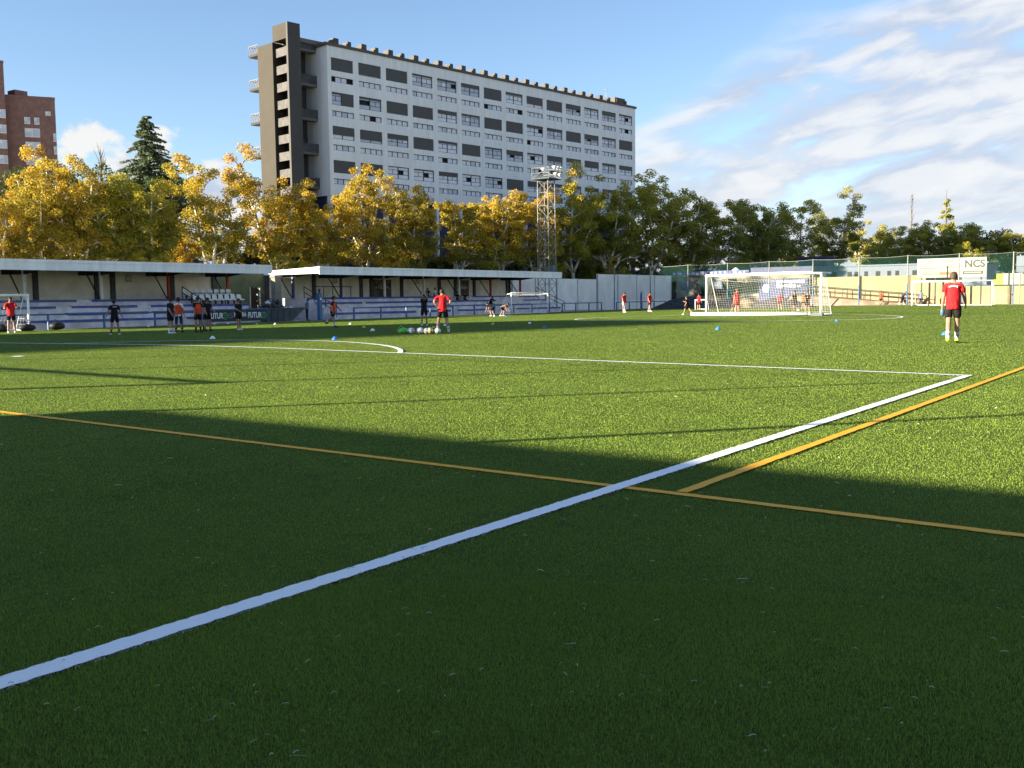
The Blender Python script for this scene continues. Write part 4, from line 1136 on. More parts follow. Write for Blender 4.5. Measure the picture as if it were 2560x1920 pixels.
CM = {k: cone_proto('cone_' + k) for k in ('white', 'blue', 'yellow')}
CONES = [((-25.5, 4.4), 'white', 'large white marker cone in the shade before the standing group', 1.25),
         ((-54.0, 26.9), 'white', 'white marker cone at the foot of the dark banner, left end', 1.0), ((-54.2, 28.2), 'white', 'white marker cone below the first word of the banner', 1.1),
         ((-48.3, 25.8), 'yellow', 'yellowish marker cone between the banner and the skip', 1.0), ((-46.1, 25.4), 'white', 'white marker cone in front of the skip', 1.1),
         ((-38.2, 24.1), 'white', 'white marker cone right of the running player in orange', 1.1), ((-30.8, 17.5), 'yellow', 'yellow marker cone right of the running player in orange', 1.1),
         ((-25.7, 12.7), 'white', 'white marker cone left of the row of balls', 1.25), ((-19.8, 4.7), 'blue', 'blue marker cone beside the penalty arc', 1.3),
         ((-26.5, 22.2), 'yellow', 'yellow marker cone right of the coach with hands on hips', 1.1), ((-25.1, 23.4), 'white', 'white marker cone right of the coach, in the shade', 1.1),
         ((-20.0, 17.1), 'blue', 'blue marker cone in the shade left of the centre circle', 1.1), ((-42.4, 45.4), 'blue', 'small blue marker cone by the crouching players', 1.0),
         ((-32.2, 24.7), 'white', 'white marker cone left of the coach with hands on hips', 1.1), ((-28.1, 20.4), 'white', 'white marker cone behind the legs of the coach', 1.0),
         ((-25.5, 16.4), 'yellow', 'yellow marker cone behind the row of balls', 1.1), ((-12.5, 17.8), 'blue', 'blue marker cone in the sun before the large goal', 1.35),
         ((-12.0, 30.4), 'blue', 'blue marker cone on the edge of the centre circle', 1.2), ((-4.1, 16.8), 'blue', 'blue marker cone behind the feet of the walking coach', 1.3),
         ((-53.5, 21.3), 'white', 'white marker cone right of the player in black before the left stand', 1.0), ((-52.9, 22.6), 'white', 'second white marker cone right of the player in black', 1.0)]
for (x, y), c, lb, s in CONES:
    o = link('marker_cone', CM[c]); o.location = (x, y, gz(x)); o.scale = (s * .8, s * .8, s * .8); tag(o, lb, 'cone', 'marker cones on the pitch')

def football_proto(m):
    b = MB(); me = bpy.data.meshes.new('football')
    import bmesh
    bm = bmesh.new(); bmesh.ops.create_icosphere(bm, subdivisions=3, radius=.11); bm.to_mesh(me); bm.free()
    me.materials.append(M[m]); me.materials.append(M['cone_white'] if m == 'ball_blue' else M['sign_white'])
    for p in me.polygons:
        c = p.center.normalized(); p.use_smooth = True
        s = math.sin(c.x * 7 + 1) * math.sin(c.y * 7 + 2) * math.sin(c.z * 7)
        p.material_index = 1 if s > .12 else 0
    return me


FB = football_proto('ball_blue'); FG = football_proto('ball_gold')
words = ['leftmost football of the row beside the lime bag', 'second football of the row beside the lime bag', 'third football of the row left of the coach', 'football in the middle of the row left of the coach',
         'football just left of the golden one', 'golden football near the end of the row', 'rightmost football at the feet of the coach']
for i, (x, y) in enumerate([(-21.02, 9.75), (-20.83, 9.62), (-20.63, 9.80), (-20.46, 9.66), (-20.24, 9.74), (-20.02, 9.70), (-19.80, 9.84)]):
    o = link('football', FG if i == 5 else FB); o.location = (x, y, gz(x) + .11); o.rotation_euler = (i, i * 2.1, i * .7); tag(o, words[i], 'ball', 'footballs in a row')
for i, (x, y) in enumerate([(-20.75, 10.02), (-20.36, 10.05)]):
    o = link('football', FB); o.location = (x, y, gz(x) + .11); o.rotation_euler = (i + 3, i, i * .7); tag(o, ['football behind the left half of the row', 'football behind the right half of the row'][i], 'ball', 'footballs in a row')
T = thing('kit_bag', 'lime green kit bag at the left end of the row of balls', 'bag', (-21.45, 9.8, gz(-21.4)))
MB().pipe([(-21.58, 9.7, gz(-21) + .06), (-21.5, 9.75, gz(-21) + .10), (-21.4, 9.8, gz(-21) + .12), (-21.3, 9.86, gz(-21) + .09), (-21.24, 9.9, gz(-21) + .05)], [.05, .09, .11, .09, .04], 10).build('sack', M['lime_bag'], T, smooth=True)
MB().pipe([(-21.6, 9.66, gz(-21) + .1), (-21.42, 9.66, gz(-21) + .3), (-21.24, 9.8, gz(-21) + .1)], [.015] * 3, 5).build('strap', M['lime_bag'], T)


def bag(label, x, y, s, rz):
    z = gz(x); T = thing('sports_bag', label, 'bag', (x, y, z), rz)
    MB().pipe([(-.34 * s, 0, .14 * s), (-.28 * s, 0, .2 * s), (0, 0, .24 * s), (.28 * s, 0, .2 * s), (.34 * s, 0, .14 * s)], [.10 * s, .19 * s, .22 * s, .18 * s, .09 * s], 10).build('body', M['black_bag'], T, world=False, smooth=True).scale = (1, 1.25, .82)
    MB().pipe([(-.2 * s, .05, .36 * s), (0, .12, .47 * s), (.2 * s, .05, .36 * s)], [.02] * 3, 5).build('strap', M['black_bag'], T, world=False)


bag('black sports bag at the left edge by the small goal', -51.5, 10.6, 1.3, .4)
bag('black sports bag behind the player in red at the left', -52.0, 12.4, 1.15, 1.2)
bag('round black sports bag at the right post of the left goal', -52.0, 14.2, 1.35, 2.2)

T = thing('padded_post', 'tall blue padded post at the gap between the stands', 'post', (-55.5, 38.3, -.15))
MB().box(-55.64, -55.36, 38.16, 38.44, -.15, 2.0).build('pad', M['blue_metal'], T); MB().tube((-55.5, 38.3, 2.0), (-55.5, 38.3, 2.35), .09, n=8).build('cap', M['black_metal'], T); MB().ball((-55.34, 38.3, 1.55), .02, .10, .10, 8, 6).build('disc', M['cone_white'], T)
T = thing('blue_board', 'narrow upright blue board with pointed top beside the railing', 'board', (-52, 85.1, -.1))
MB().add([(-52.0, 84.95, gz(-52)), (-52.0, 85.25, gz(-52)), (-52.0, 85.25, 1.75), (-52.0, 85.17, 2.0), (-52.0, 84.95, 1.6), (-52.08, 84.95, gz(-52)), (-52.08, 85.25, gz(-52)), (-52.08, 85.25, 1.75), (-52.08, 85.17, 2.0), (-52.08, 84.95, 1.6)],
         [(0, 1, 2, 3, 4), (9, 8, 7, 6, 5)] + [(i, 5 + i, 5 + (i + 1) % 5, (i + 1) % 5) for i in range(5)]).build('board', M['tier_blue'], T)
MB().tube((-52.04, 85.1, gz(-52)), (-52.4, 85.1, gz(-52)), .05, n=6).build('foot', M['black_metal'], T)

# ------------------------------------------------------------------ what shades the pitch from outside the picture
T = thing('clubhouse', 'single-storey clubhouse behind the near fence whose shade covers the foreground', 'building', (3, -27, -.2))
MB().box(-17.3, 30, -33, -24, -.2, 3.65).build('wall', M['concrete'], T); MB().box(-17.45, 30.2, -33.2, -23.85, 3.652, 3.86).build('roof', M['roof_edge'], T)
for i in range(9):
    x = -15 + i * 4.6
    f = MB().box(x, x + 1.8, -23.995, -23.93, .9, 2.3).build('window', M['white_paint'], T); MB().box(x + .08, x + 1.72, -23.928, -23.90, .98, 2.22).build('pane', M['pane'], f)
T = thing('apartment_block', 'tall apartment block left of the picture whose shade crosses the centre of the pitch', 'building', (-97, -90, -.4), RAD(-10))
MB().box(-12.7, 0, -60, 15.7, 0, 30.2).build('wall', M['facade'], T, world=False); MB().box(-12.9, .2, -60.2, 15.9, 30.202, 30.5).build('roof', M['roof_edge'], T, world=False)
for j in range(9):
    for i in range(11):
        y = -56 + i * 6.3; z = 2 + j * 3.1
        f = MB().box(.003, .07, y, y + 3, z, z + 1.5).build('window', M['win_frame'], T, world=False); MB().box(.072, .1, y + .1, y + 2.9, z + .1, z + 1.4).build('pane', M['pane'], f, world=False)
# ------------------------------------------------------------------ trees
def leaf_mesh(name, C, Nrm, size, tint, m, aspect=.8):
    """one small bent quad for each leaf bunch: centres C, normals Nrm"""
    r = np.random.default_rng(len(C))
    n = len(C); Nrm = Nrm / np.linalg.norm(Nrm, axis=1, keepdims=True)
    a = np.cross(Nrm, r.normal(size=(n, 3))); a /= np.linalg.norm(a, axis=1, keepdims=True) + 1e-9; b = np.cross(Nrm, a)
    s = size[:, None]; a = a * s; b = b * s * aspect
    bend = Nrm * s * .25
    V = np.stack([C - a - bend, C - b * .9, C + a - bend * .5, C + b], 1)
    me = bpy.data.meshes.new(name)
    me.vertices.add(4 * n); me.vertices.foreach_set('co', V.reshape(-1))
    me.loops.add(4 * n); me.loops.foreach_set('vertex_index', np.arange(4 * n))
    me.polygons.add(n); me.polygons.foreach_set('loop_start', np.arange(0, 4 * n, 4)); me.polygons.foreach_set('loop_total', np.full(n, 4))
    me.materials.append(m)
    at = me.attributes.new('tint', 'FLOAT', 'FACE'); at.data.foreach_set('value', np.clip(tint, 0, 1).astype(np.float32))
    me.update(calc_edges=True); return me


def clump_leaves(r, centres, radii, per, size, top, low):
    C, N, S, T = [], [], [], []
    for c, rad in zip(centres, radii):
        n = int(per * (rad / 1.1) ** 1.6)
        d = r.normal(size=(n, 3)); d /= np.linalg.norm(d, axis=1, keepdims=True)
        q = rad * r.random(n) ** .42
        p = c + d * q[:, None] * np.array([1, 1, .78])
        C.append(p); N.append(d * .7 + r.normal(size=(n, 3)) * .75 + np.array([0, 0, .35])); S.append(size * (.6 + .8 * r.random(n)))
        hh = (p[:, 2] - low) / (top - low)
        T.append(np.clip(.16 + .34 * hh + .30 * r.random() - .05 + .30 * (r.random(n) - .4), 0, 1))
    return np.concatenate(C), np.concatenate(N), np.concatenate(S), np.concatenate(T)


def gen_plane_tree(seed, H=15.0, R=3.5, low=3.4, per=390, size=.088):
    r = np.random.default_rng(seed); rr = random.Random(seed)
    b = MB(); tips = []
    fork = rr.uniform(2.6, 4.4); lx, ly = rr.uniform(-.4, .4), rr.uniform(-.4, .4)
    b.pipe([(0, 0, -.4), (lx * .2, ly * .2, fork * .5), (lx, ly, fork)], [.25, .21, .18], 8)
    nl = rr.choice([3, 3, 4, 5]); a0 = rr.random() * 6.28
    for i in range(nl):
        a = a0 + 6.28 * i / nl + rr.uniform(-.4, .4); reach = rr.uniform(.45, .85) * R; top = rr.uniform(.72, .98) * H
        pts = []; x, y = lx, ly; k = 6
        for j in range(k):
            f = j / (k - 1)
            pts.append((lx + math.cos(a) * reach * (f ** .75) + rr.uniform(-.25, .25) * (j > 0), ly + math.sin(a) * reach * (f ** .75) + rr.uniform(-.25, .25) * (j > 0), fork - .1 + (top - fork) * f))
        b.pipe(pts, [.155 - .022 * j for j in range(k)], 6)
        for j in range(1, k):
            p = Vector(pts[j]); tips.append(p)
            for s in range(3 if j < 5 else 2):
                a2 = rr.random() * 6.28; ln = rr.uniform(1.0, 2.4) * (1.05 - .35 * j / k)
                e = p + Vector((math.cos(a2) * ln, math.sin(a2) * ln, rr.uniform(.1, 1.2)))
                b.pipe([p, p.lerp(e, .5) + Vector((0, 0, .15)), e], [.06, .045, .018], 5); tips.append(e)
                if ln > 1.3:
                    e2 = p.lerp(e, .6) + Vector((rr.uniform(-.9, .9), rr.uniform(-.9, .9), rr.uniform(.3, 1.1))); b.pipe([p.lerp(e, .6), e2], [.03, .012], 4); tips.append(e2)
    trunk = b.mesh('trunk', M['bark'], True)
    cs, rd = [], []
    for t in tips:
        if t.z < low: continue
        cs.append(np.array(t)); rd.append(rr.uniform(.42, .92))
    for i in range(24):                     # fill towards the crown's outline
        a = rr.random() * 6.28; z = rr.uniform(low + .4, H - .8); f = (z - low) / (H - low); er = R * (.62 + .5 * math.sin(math.pi * min(1, f * .85 + .12))) * rr.uniform(.5, 1.0) * (1 if f < .7 else 1.6 - f * .85)
        cs.append(np.array([math.cos(a) * er, math.sin(a) * er, z])); rd.append(rr.uniform(.45, .85))
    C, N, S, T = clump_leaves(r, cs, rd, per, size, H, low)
    return trunk, (C, N, S, T)


MATS3 = ('leaf_gold', 'leaf_olive', 'leaf_dark')
PT = []
for s in range(7):
    tr, (C, N, S, T_) = gen_plane_tree(100 + s, H=15.0 - .5 * (s % 2), R=3.3 + .25 * (s % 3), low=5.4 + .4 * (s % 4))
    PT.append((tr, leaf_mesh('crown', C, N, S, T_, M['leaf_gold'])))


def plane_tree(label, x, y, h, kind, v, rz, wide=1.0, group='plane trees behind the stands'):
    z = -.35
    T = thing('plane_tree', label, 'tree', (x, y, z), rz, group)
    s = h / 15.0; T.scale = (s * wide, s * wide, s)
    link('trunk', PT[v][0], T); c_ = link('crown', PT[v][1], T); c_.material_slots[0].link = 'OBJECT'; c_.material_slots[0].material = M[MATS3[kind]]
    return T


FRONT = [(-81.8, 25.8, 13.2, 0), (-81.2, 29.6, 12.8, 0), (-80.7, 33.0, 14.8, 0), (-80.4, 35.9, 13.4, 1), (-79.8, 39.6, 14.3, 1), (-78.8, 46.4, 15.6, 0), (-77.7, 53.7, 16.5, 0),
         (-76.9, 59.4, 15.0, 0), (-76.0, 65.9, 15.9, 0), (-75.1, 72.1, 15.0, 0), (-74.1, 79.2, 14.6, 0), (-73.0, 86.7, 16.0, 0), (-72.0, 93.6, 16.2, 0), (-70.9, 101.1, 18.4, 1),
         (-69.8, 108.6, 20.2, 1), (-68.5, 117.9, 19.3, 2), (-67.1, 127.5, 18.3, 2), (-65.6, 138.0, 18.6, 2), (-63.9, 149.6, 18.9, 2), (-62.3, 160.8, 18.0, 2), (-59.9, 177.6, 20.8, 2), (-57.7, 192.7, 17.6, 2)]
WHERE = ['golden plane tree at the left edge, behind the left stand roof', 'lower golden plane tree second from the left edge', 'tall golden plane tree below the brick towers', 'olive plane tree left of the conifer, lower than its neighbours',
         'olive-gold plane tree in front of the conifer', 'tall bright golden plane tree with forked white trunk right of the conifer', 'tallest golden plane tree, in front of the stair tower',
         'golden plane tree below the corner of the grey block', 'orange-gold plane tree before the second window column', 'golden plane tree behind the middle of the right stand', 'lower golden plane tree left of the floodlight mast',
         'orange-gold plane tree next left of the floodlight mast', 'yellow-green plane tree behind the floodlight mast', 'yellow-green plane tree next right of the floodlight mast',
         'tall yellow-green plane tree at the right end of the grey block', 'dark olive plane tree just right of the grey block', 'dark olive plane tree above the taller grey wall end', 'dark olive plane tree above the left post of the large goal',
         'dark olive plane tree above the middle of the large goal', 'dark olive plane tree above the right post of the large goal', 'broad dark olive plane tree standing clear against the clouds', 'last small dark olive tree of the row']
rt = random.Random(77)
for i, (x, y, h, k) in enumerate(FRONT):
    plane_tree(WHERE[i], x, y, h, k, (i * 3 + 1) % 7, rt.random() * 6.28, rt.uniform(.92, 1.12) * (1.15 if k == 2 else 1.0))
# second row, seen between and below the first
b_lbl = ['shaded plane tree of the rear row, behind the left stand', 'shaded plane tree of the rear row, behind the right stand', 'shaded plane tree of the rear row, behind the grey wall', 'shaded plane tree of the rear row, behind the large goal']
cnt = [0] * 4
for i in range(26):
    y = 20 + i * 6.6 + rt.uniform(-1.5, 1.5); off = rt.uniform(6, 9)
    x = -85.5 + .144 * y - off * .99
    g = 0 if y < 40 else 1 if y < 92 else 2 if y < 130 else 3
    k = rt.choice([0, 1, 1]) if y < 95 else rt.choice([1, 2, 2])
    cnt[g] += 1
    plane_tree(b_lbl[g] + ', %s from the left' % ORD[cnt[g] - 1], x, y + off * .14, rt.uniform(8.6, 10.8), k, rt.randrange(7), rt.random() * 6.28, rt.uniform(1.0, 1.2), group='rear row of plane trees ' + ('behind the left stand', 'behind the right stand', 'behind the grey wall', 'behind the large goal')[g])
# young low trees between the rows and the wall
cnt = [0] * 4
for i in range(10):
    y = 24 + i * 14.1 + rt.uniform(-2, 2); x = -85.5 + .144 * y + rt.uniform(1.0, 3.2)
    g = 0 if y < 40 else 1 if y < 92 else 2 if y < 130 else 3
    cnt[g] += 1
    plane_tree(['young low plane tree directly behind the left stand roof', 'young low plane tree directly behind the right stand roof', 'young low plane tree directly behind the grey wall', 'young low plane tree beyond the end of the grey wall'][g] + ', %s from the left' % ORD[cnt[g] - 1],
               x, y, rt.uniform(6.6, 9.0), 0 if (i % 3 == 0 and y < 110) else 1, rt.randrange(7), rt.random() * 6.28, 1.2, group='young trees ' + ('behind the left stand roof', 'behind the right stand roof', 'behind the grey wall', 'beyond the grey wall')[g])


def conifer(label, x, y, H, R):
    r = np.random.default_rng(5); rr = random.Random(5)
    T = thing('conifer', label, 'tree', (x, y, -.4))
    b = MB().pipe([(0, 0, 0), (0, 0, H * .5), (0, 0, H)], [.38, .24, .03], 8)
    C, N, S, Tn = [], [], [], []
    z = 3.0
    while z < H - .3:
        f = (z - 3) / (H - 3); ln = R * (1 - f) ** .85 + .25; n = 11 if f < .7 else 8
        for i in range(n):
            a = rr.random() * 6.28; l2 = ln * rr.uniform(.55, 1.12); dr = rr.uniform(.05, .22)
            e = Vector((math.cos(a) * l2, math.sin(a) * l2, z - dr * l2 + .25)); s = Vector((0, 0, z + .15))
            m_ = s.lerp(e, .55) + Vector((0, 0, .12 * l2)); b.pipe([s, m_, e], [.06 * (1.1 - f), .04, .012], 4)
            k = max(10, int(34 * l2))
            t = r.random(k) ** .7
            P = np.array([list(s.lerp(m_, q / .55) if q < .55 else m_.lerp(e, (q - .55) / .45)) for q in t])
            side = np.array([-math.sin(a), math.cos(a), 0])
            P = P + side * (r.normal(size=(k, 1)) * .20 * l2 * .35) + np.array([0, 0, 1]) * (r.normal(size=(k, 1)) * .06 - .03)
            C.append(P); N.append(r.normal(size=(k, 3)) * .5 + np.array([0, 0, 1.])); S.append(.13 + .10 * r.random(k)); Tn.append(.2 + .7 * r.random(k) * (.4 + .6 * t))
        z += .42 - .12 * f
    b_ = b.build('trunk', M['bark_dark'], T, world=False)
    link('crown', leaf_mesh('crown', np.concatenate(C), np.concatenate(N), np.concatenate(S), np.concatenate(Tn), M['needle'], .45), T)


conifer('tall pointed dark conifer standing above the plane trees on the left', -98.5, 53.5, 23.1, 8.8)


def pine_tree(name, label, x, y, H, R, seed, m='pine', flat=.35, low=None):
    r = np.random.default_rng(seed); rr = random.Random(seed)
    T = thing(name, label, 'tree', (x, y, -.4))
    low = H * (1 - flat) if low is None else low
    b = MB().pipe([(0, 0, 0), (.2, .1, low * .6), (0, 0, low + .6)], [.3, .25, .2], 8); cs, rd = [], []
    for i in range(24):
        a = rr.random() * 6.28; q = R * rr.random() ** .5; zt = low + (H - low) * (1 - (q / R) ** 2) * rr.uniform(.45, .95) + .2
        e = Vector((math.cos(a) * q, math.sin(a) * q, zt)); b.pipe([(0, 0, low), Vector((0, 0, low)).lerp(e, .5) + Vector((0, 0, .3)), e], [.12, .08, .03], 5)
        cs.append(np.array(e)); rd.append(rr.uniform(.8, 1.3))
    b.build('trunk', M['bark_dark'], T, world=False)
    C, N, S, Tn = clump_leaves(r, cs, rd, 150, .15, H, low)
    link('crown', leaf_mesh('crown', C, N, S, Tn, M[m], .6), T)


pine_tree('stone_pine', 'dark rounded pine in front of the tall conifer', -94.5, 53.0, 17.2, 3.6, 31)
pine_tree('stone_pine', 'dark green rounded tree left of the tall conifer', -95.5, 45.6, 17.6, 2.7, 32, 'pine', .5)
pine_tree('stone_pine', 'green rounded pine below the brick towers at the left edge', -102.5, 40.6, 17.3, 3.8, 33)
pine_tree('stone_pine', 'smaller green pine between the brick tower and the dark rounded tree', -100.0, 44.5, 16.9, 3.0, 34)
pine_tree('broadleaf_tree', 'light green bushy tree before the right brick tower', -108.5, 46.5, 19.6, 1.9, 35, 'leaf_olive', .5)
pine_tree('stone_pine', 'green flat pine at the right edge of the far trees', -29.5, 179.0, 13.2, 5.0, 36)
pine_tree('stone_pine', 'dark green flat pine second from the right edge of the far trees', -34.5, 178.0, 13.8, 5.0, 37)


def bare_tree(label, x, y, H, R, seed):
    rr = random.Random(seed); T = thing('bare_tree', label, 'tree', (x, y, -.4))
    b = MB().pipe([(0, 0, 0), (0, 0, H * .5), (0, 0, H)], [.26, .18, .03], 7); b.build('trunk', M['bark_dark'], T, world=False)
    t = MB()
    for i in range(90):
        z = H * rr.uniform(.25, .97); a = rr.random() * 6.28; l = R * (1.2 - z / H) * rr.uniform(.5, 1.2)
        e = Vector((math.cos(a) * l * .5, math.sin(a) * l * .5, z + l * 1.3)); t.pipe([(0, 0, z), e], [.05, .015], 4)
    t.build('branches', M['bark_dark'], T, world=False)


bare_tree('bare leafless poplar standing far right against the clouds', -60.0, 233.6, 25.0, 3.4, 2)
bare_tree('thin bare tree beside the dark rounded tree left of the conifer', -105.5, 52.0, 19.8, 4.5, 3)


def poplar(label, x, y, H, R, seed):
    r = np.random.default_rng(seed); rr = random.Random(seed); T = thing('poplar_tree', label, 'tree', (x, y, -.4))
    b = MB().pipe([(0, 0, 0), (0, 0, H * .6), (0, 0, H)], [.35, .2, .03], 7); cs, rd = [], []
    for i in range(40):
        z = H * rr.uniform(.2, .99); f = z / H; a = rr.random() * 6.28; q = R * min(1, (1.06 - f) * 1.6) * rr.random() ** .5
        cs.append(np.array([math.cos(a) * q, math.sin(a) * q, z])); rd.append(rr.uniform(.6, 1.2) * (1.15 - .6 * f))
        b.pipe([(0, 0, z - 1), tuple(cs[-1])], [.05, .015], 4)
    b.build('trunk', M['bark_dark'], T, world=False)
    C, N, S, Tn = clump_leaves(r, cs, rd, 110, .2, H, 2)
    link('crown', leaf_mesh('crown', C, N, S, Tn, M['leaf_olive']), T)


poplar('tall narrow green poplar rising above the far trees on the right', -46.2, 206.0, 23.0, 2.7, 9)
FR = [(-50.5, 178, 11.5, 'far low olive tree just right of the long row'), (-44.5, 166, 13.0, 'far olive tree behind the left end of the billboard'), (-40.5, 167, 13.4, 'far olive tree behind the middle of the billboard'),
      (-36.0, 168, 14.2, 'far yellowish tree below the poplar, right side'), (-32.0, 170, 12.6, 'far olive tree above the right end of the billboard'), (-27.5, 168, 12.4, 'far olive tree at the right edge'), (-47.0, 185, 13.6, 'far olive tree below the bare poplar'),
      (-23.0, 172, 12.0, 'far olive tree beyond the right edge'), (-30.0, 150, 9.0, 'low yellowish tree between the billboard and the right edge sign')]
for i, (x, y, h, lb) in enumerate(FR):
    plane_tree(lb, x, y, h, (2, 1, 2, 1, 2, 1, 2, 2, 1)[i], (i * 2) % 7, i * 1.3, 1.45, group='far trees on the right')


def shade_hedge():
    """undergrowth added behind the trees to block light, coloured dark for the shade there"""
    r = np.random.default_rng(8); n = 42000
    y = 8 + r.random(n) * 230; u = r.random(n)
    h = 6.6 + 1.3 * np.sin(y * .31) + .8 * np.sin(y * .83 + 1)
    z = -.3 + h * r.random(n) ** .8
    x = -85.5 + .144 * y - 14 + 2.2 * (r.random(n) - .5) + .8 * np.sin(y * .5)
    C = np.stack([x, y, z], -1); N = np.stack([np.ones(n), r.normal(size=n) * .8, .4 + r.normal(size=n) * .6], -1)
    me = leaf_mesh('undergrowth', C, N, .26 + .2 * r.random(n), .25 + .6 * r.random(n) * (z / 6), M['shade_hedge'])
    tag(link('undergrowth', me), 'added undergrowth in a shade-dark colour, blocking light along the back of the tree rows', 'shrubs', kind='stuff')


shade_hedge()
# ------------------------------------------------------------------ people
PENDING = []


def skin_obj(name, V, Ed, Rd, m, parent, sub=1):
    me = bpy.data.meshes.new(name); me.from_pydata(V, Ed, []); me.materials.append(m)
    o = bpy.data.objects.new(name, me); COL.objects.link(o); o.parent = parent
    md = o.modifiers.new('skin', 'SKIN'); md.use_smooth_shade = True; md.branch_smoothing = .6
    for i, rr_ in enumerate(Rd):
        d = me.skin_vertices[0].data[i]; d.radius = rr_ if isinstance(rr_, tuple) else (rr_, rr_); d.use_root = (i == 0)
    s = o.modifiers.new('sub', 'SUBSURF'); s.levels = sub; s.render_levels = sub
    PENDING.append(o); return o


class G:
    def __init__(s): s.v = []; s.e = []; s.r = []
    def p(s, co, r, link=None):
        s.v.append(tuple(co)); s.r.append(r)
        if link is not None: s.e.append((link, len(s.v) - 1))
        return len(s.v) - 1


def limb(start, a, b, s, swing, out, bend, twist=0.0):
    """two-bone limb: swing forward (+Y), out sideways, bend at the middle joint; degrees"""
    def d(sw, ou): return Vector((s * math.sin(RAD(ou)) * math.cos(RAD(sw)), math.sin(RAD(sw)), -math.cos(RAD(sw)) * math.cos(RAD(ou))))
    j1 = start + d(swing, out) * a; j2 = j1 + d(swing + bend, out + twist) * b
    return j1, j2


def person(label, x, y, h, az, shirt='shirt_red', shorts='cloth_black', socks='cloth_white', shoes='cloth_white', skin='skin', hair='hair_dark',
           armL=(5, 10, 12, 0), armR=(5, 10, 12, 0), legL=(0, 5, 0), legR=(0, 5, 0), lean=0.0, head=0.0, z=None, bib=None, longs=False, hips=False, kid=False, drop=None, long_hair=False, group='players and coaches on the pitch', back_print=False):
    z = gz(x) if z is None else z
    T = thing('person', label, 'person', (x, y, z), RAD(-az), group)
    hd = 1.12 if kid else 1.0
    Lr = RAD(lean); tilt = lambda l: Vector((0, math.sin(Lr) * l, math.cos(Lr) * l))
    thigh, shin = .245, .245
    # pelvis height from the lower foot
    def leg(s, a, base):
        hipj = base + Vector((s * .052, 0, -.01)); return (hipj,) + limb(hipj, thigh, shin, s, a[0], a[1], -a[2])
    base = Vector((0, 0, 0)); lows = [leg(s, a, base)[2].z for s, a in ((-1, legL), (1, legR))]
    pel = Vector((0, 0, -min(lows) + .045)) if drop is None else Vector((0, 0, drop))
    chest = pel + tilt(.235); nb = pel + tilt(.31); neck = pel + tilt(.345)
    Hd = Lr + RAD(head); hv = lambda f, u: Vector((0, math.cos(Hd) * f + math.sin(Hd) * u, -math.sin(Hd) * f + math.cos(Hd) * u))
    hc = neck + hv(.012, .062 * hd)
    shj = {s: pel + tilt(.295) + Vector((s * .098, 0, 0)) for s in (-1, 1)}
    legs = {s: leg(s, a, pel) for s, a in ((-1, legL), (1, legR))}
    arms = {}
    for s, a in ((-1, armL), (1, armR)):
        if hips: e = shj[s] + Vector((s * .10, -.06, -.115)); w_ = pel + Vector((s * .088, .02, .045)); arms[s] = (e, w_)
        else: arms[s] = limb(shj[s], .165, .145, s, a[0], a[1], a[2], a[3])
    sc = h
    def S(v): return tuple(Vector(v) * sc)
    # body: one skinned surface with fingers, nose, ears
    g = G(); q = lambda r: (r * sc if not isinstance(r, tuple) else (r[0] * sc, r[1] * sc))
    i0 = g.p(S(pel), q(.058)); iw = g.p(S(pel + tilt(.11)), q(.050), i0); ic = g.p(S(chest), q(.056), iw)
    inb = g.p(S(nb), q(.036), ic); ine = g.p(S(neck), q(.030), inb)
    ij = g.p(S(neck + hv(.008, .03 * hd)), q((.036 * hd, .040 * hd)), ine); ih = g.p(S(hc), q((.045 * hd, .054 * hd)), ij); it = g.p(S(neck + hv(.004, .105 * hd)), q((.036 * hd, .042 * hd)), ih)
    for s in (-1, 1):
        a = g.p(S(shj[s]), q(.030), inb); e, w_ = arms[s]
        ie = g.p(S(e), q(.031), a); iwr = g.p(S(w_), q(.021), ie)
        fd = (w_ - e).normalized(); sd = Vector((0, 1, 0)) if abs(fd.y) < .8 else Vector((0, 0, 1)); sd = (sd - fd * sd.dot(fd)).normalized(); pn = fd.cross(sd)
        ip = g.p(S(w_ + fd * .032), q((.020, .014)), iwr)
        for k, (o_, ln) in enumerate(((-.016, .040), (-.005, .046), (.006, .043), (.015, .034))):
            f0 = g.p(S(w_ + fd * .052 + sd * o_), q(.0058), ip); f1 = g.p(S(w_ + fd * (.052 + ln * .55) + sd * o_ * 1.1 - pn * .004 * s), q(.0052), f0); g.p(S(w_ + fd * (.05 + ln * .95) + sd * o_ * 1.1 - pn * .016 * s), q(.0045), f1)
        t0 = g.p(S(w_ + fd * .022 + sd * .026), q(.006), ip); g.p(S(w_ + fd * .045 + sd * .036), q(.005), t0)
        hj, kn, an = legs[s]
        il = g.p(S(hj), q(.048), i0); im = g.p(S(hj.lerp(kn, .5)), q(.044), il); ik = g.p(S(kn), q(.037), im)
        cal = kn.lerp(an, .35) + Vector((0, -.012, 0)); il2 = g.p(S(cal), q(.037), ik); ia = g.p(S(an), q(.024), il2)
        g.p(S(an + Vector((0, .06, -.022))), q((.024, .018)), ia)
    skin_obj('body', g.v, g.e, g.r, M[skin], T)
    # face
    f = MB(); nose = hc + hv(.058 * hd, -.004)
    f.pipe([S(hc + hv(.050 * hd, .014 * hd)), S(nose + hv(.006, -.008)), S(nose + hv(-.008, -.016))], [.004 * sc, .010 * sc, .005 * sc], 6)
    for s in (-1, 1): f.ball(S(hc + Vector((s * .047 * hd, 0, 0)) + hv(-.004, .0)), .006 * sc, .012 * sc, .017 * sc, 6, 5)
    f.build('ears_and_nose', M[skin], T, world=False, smooth=True)
    for s in (-1, 1): MB().ball(S(hc + Vector((s * .018 * hd, 0, 0)) + hv(.051 * hd, .012 * hd)), .0065 * sc, .004 * sc, .0045 * sc, 6, 5).build('eye', M['eye'], T, world=False)
    m_ = MB(); 
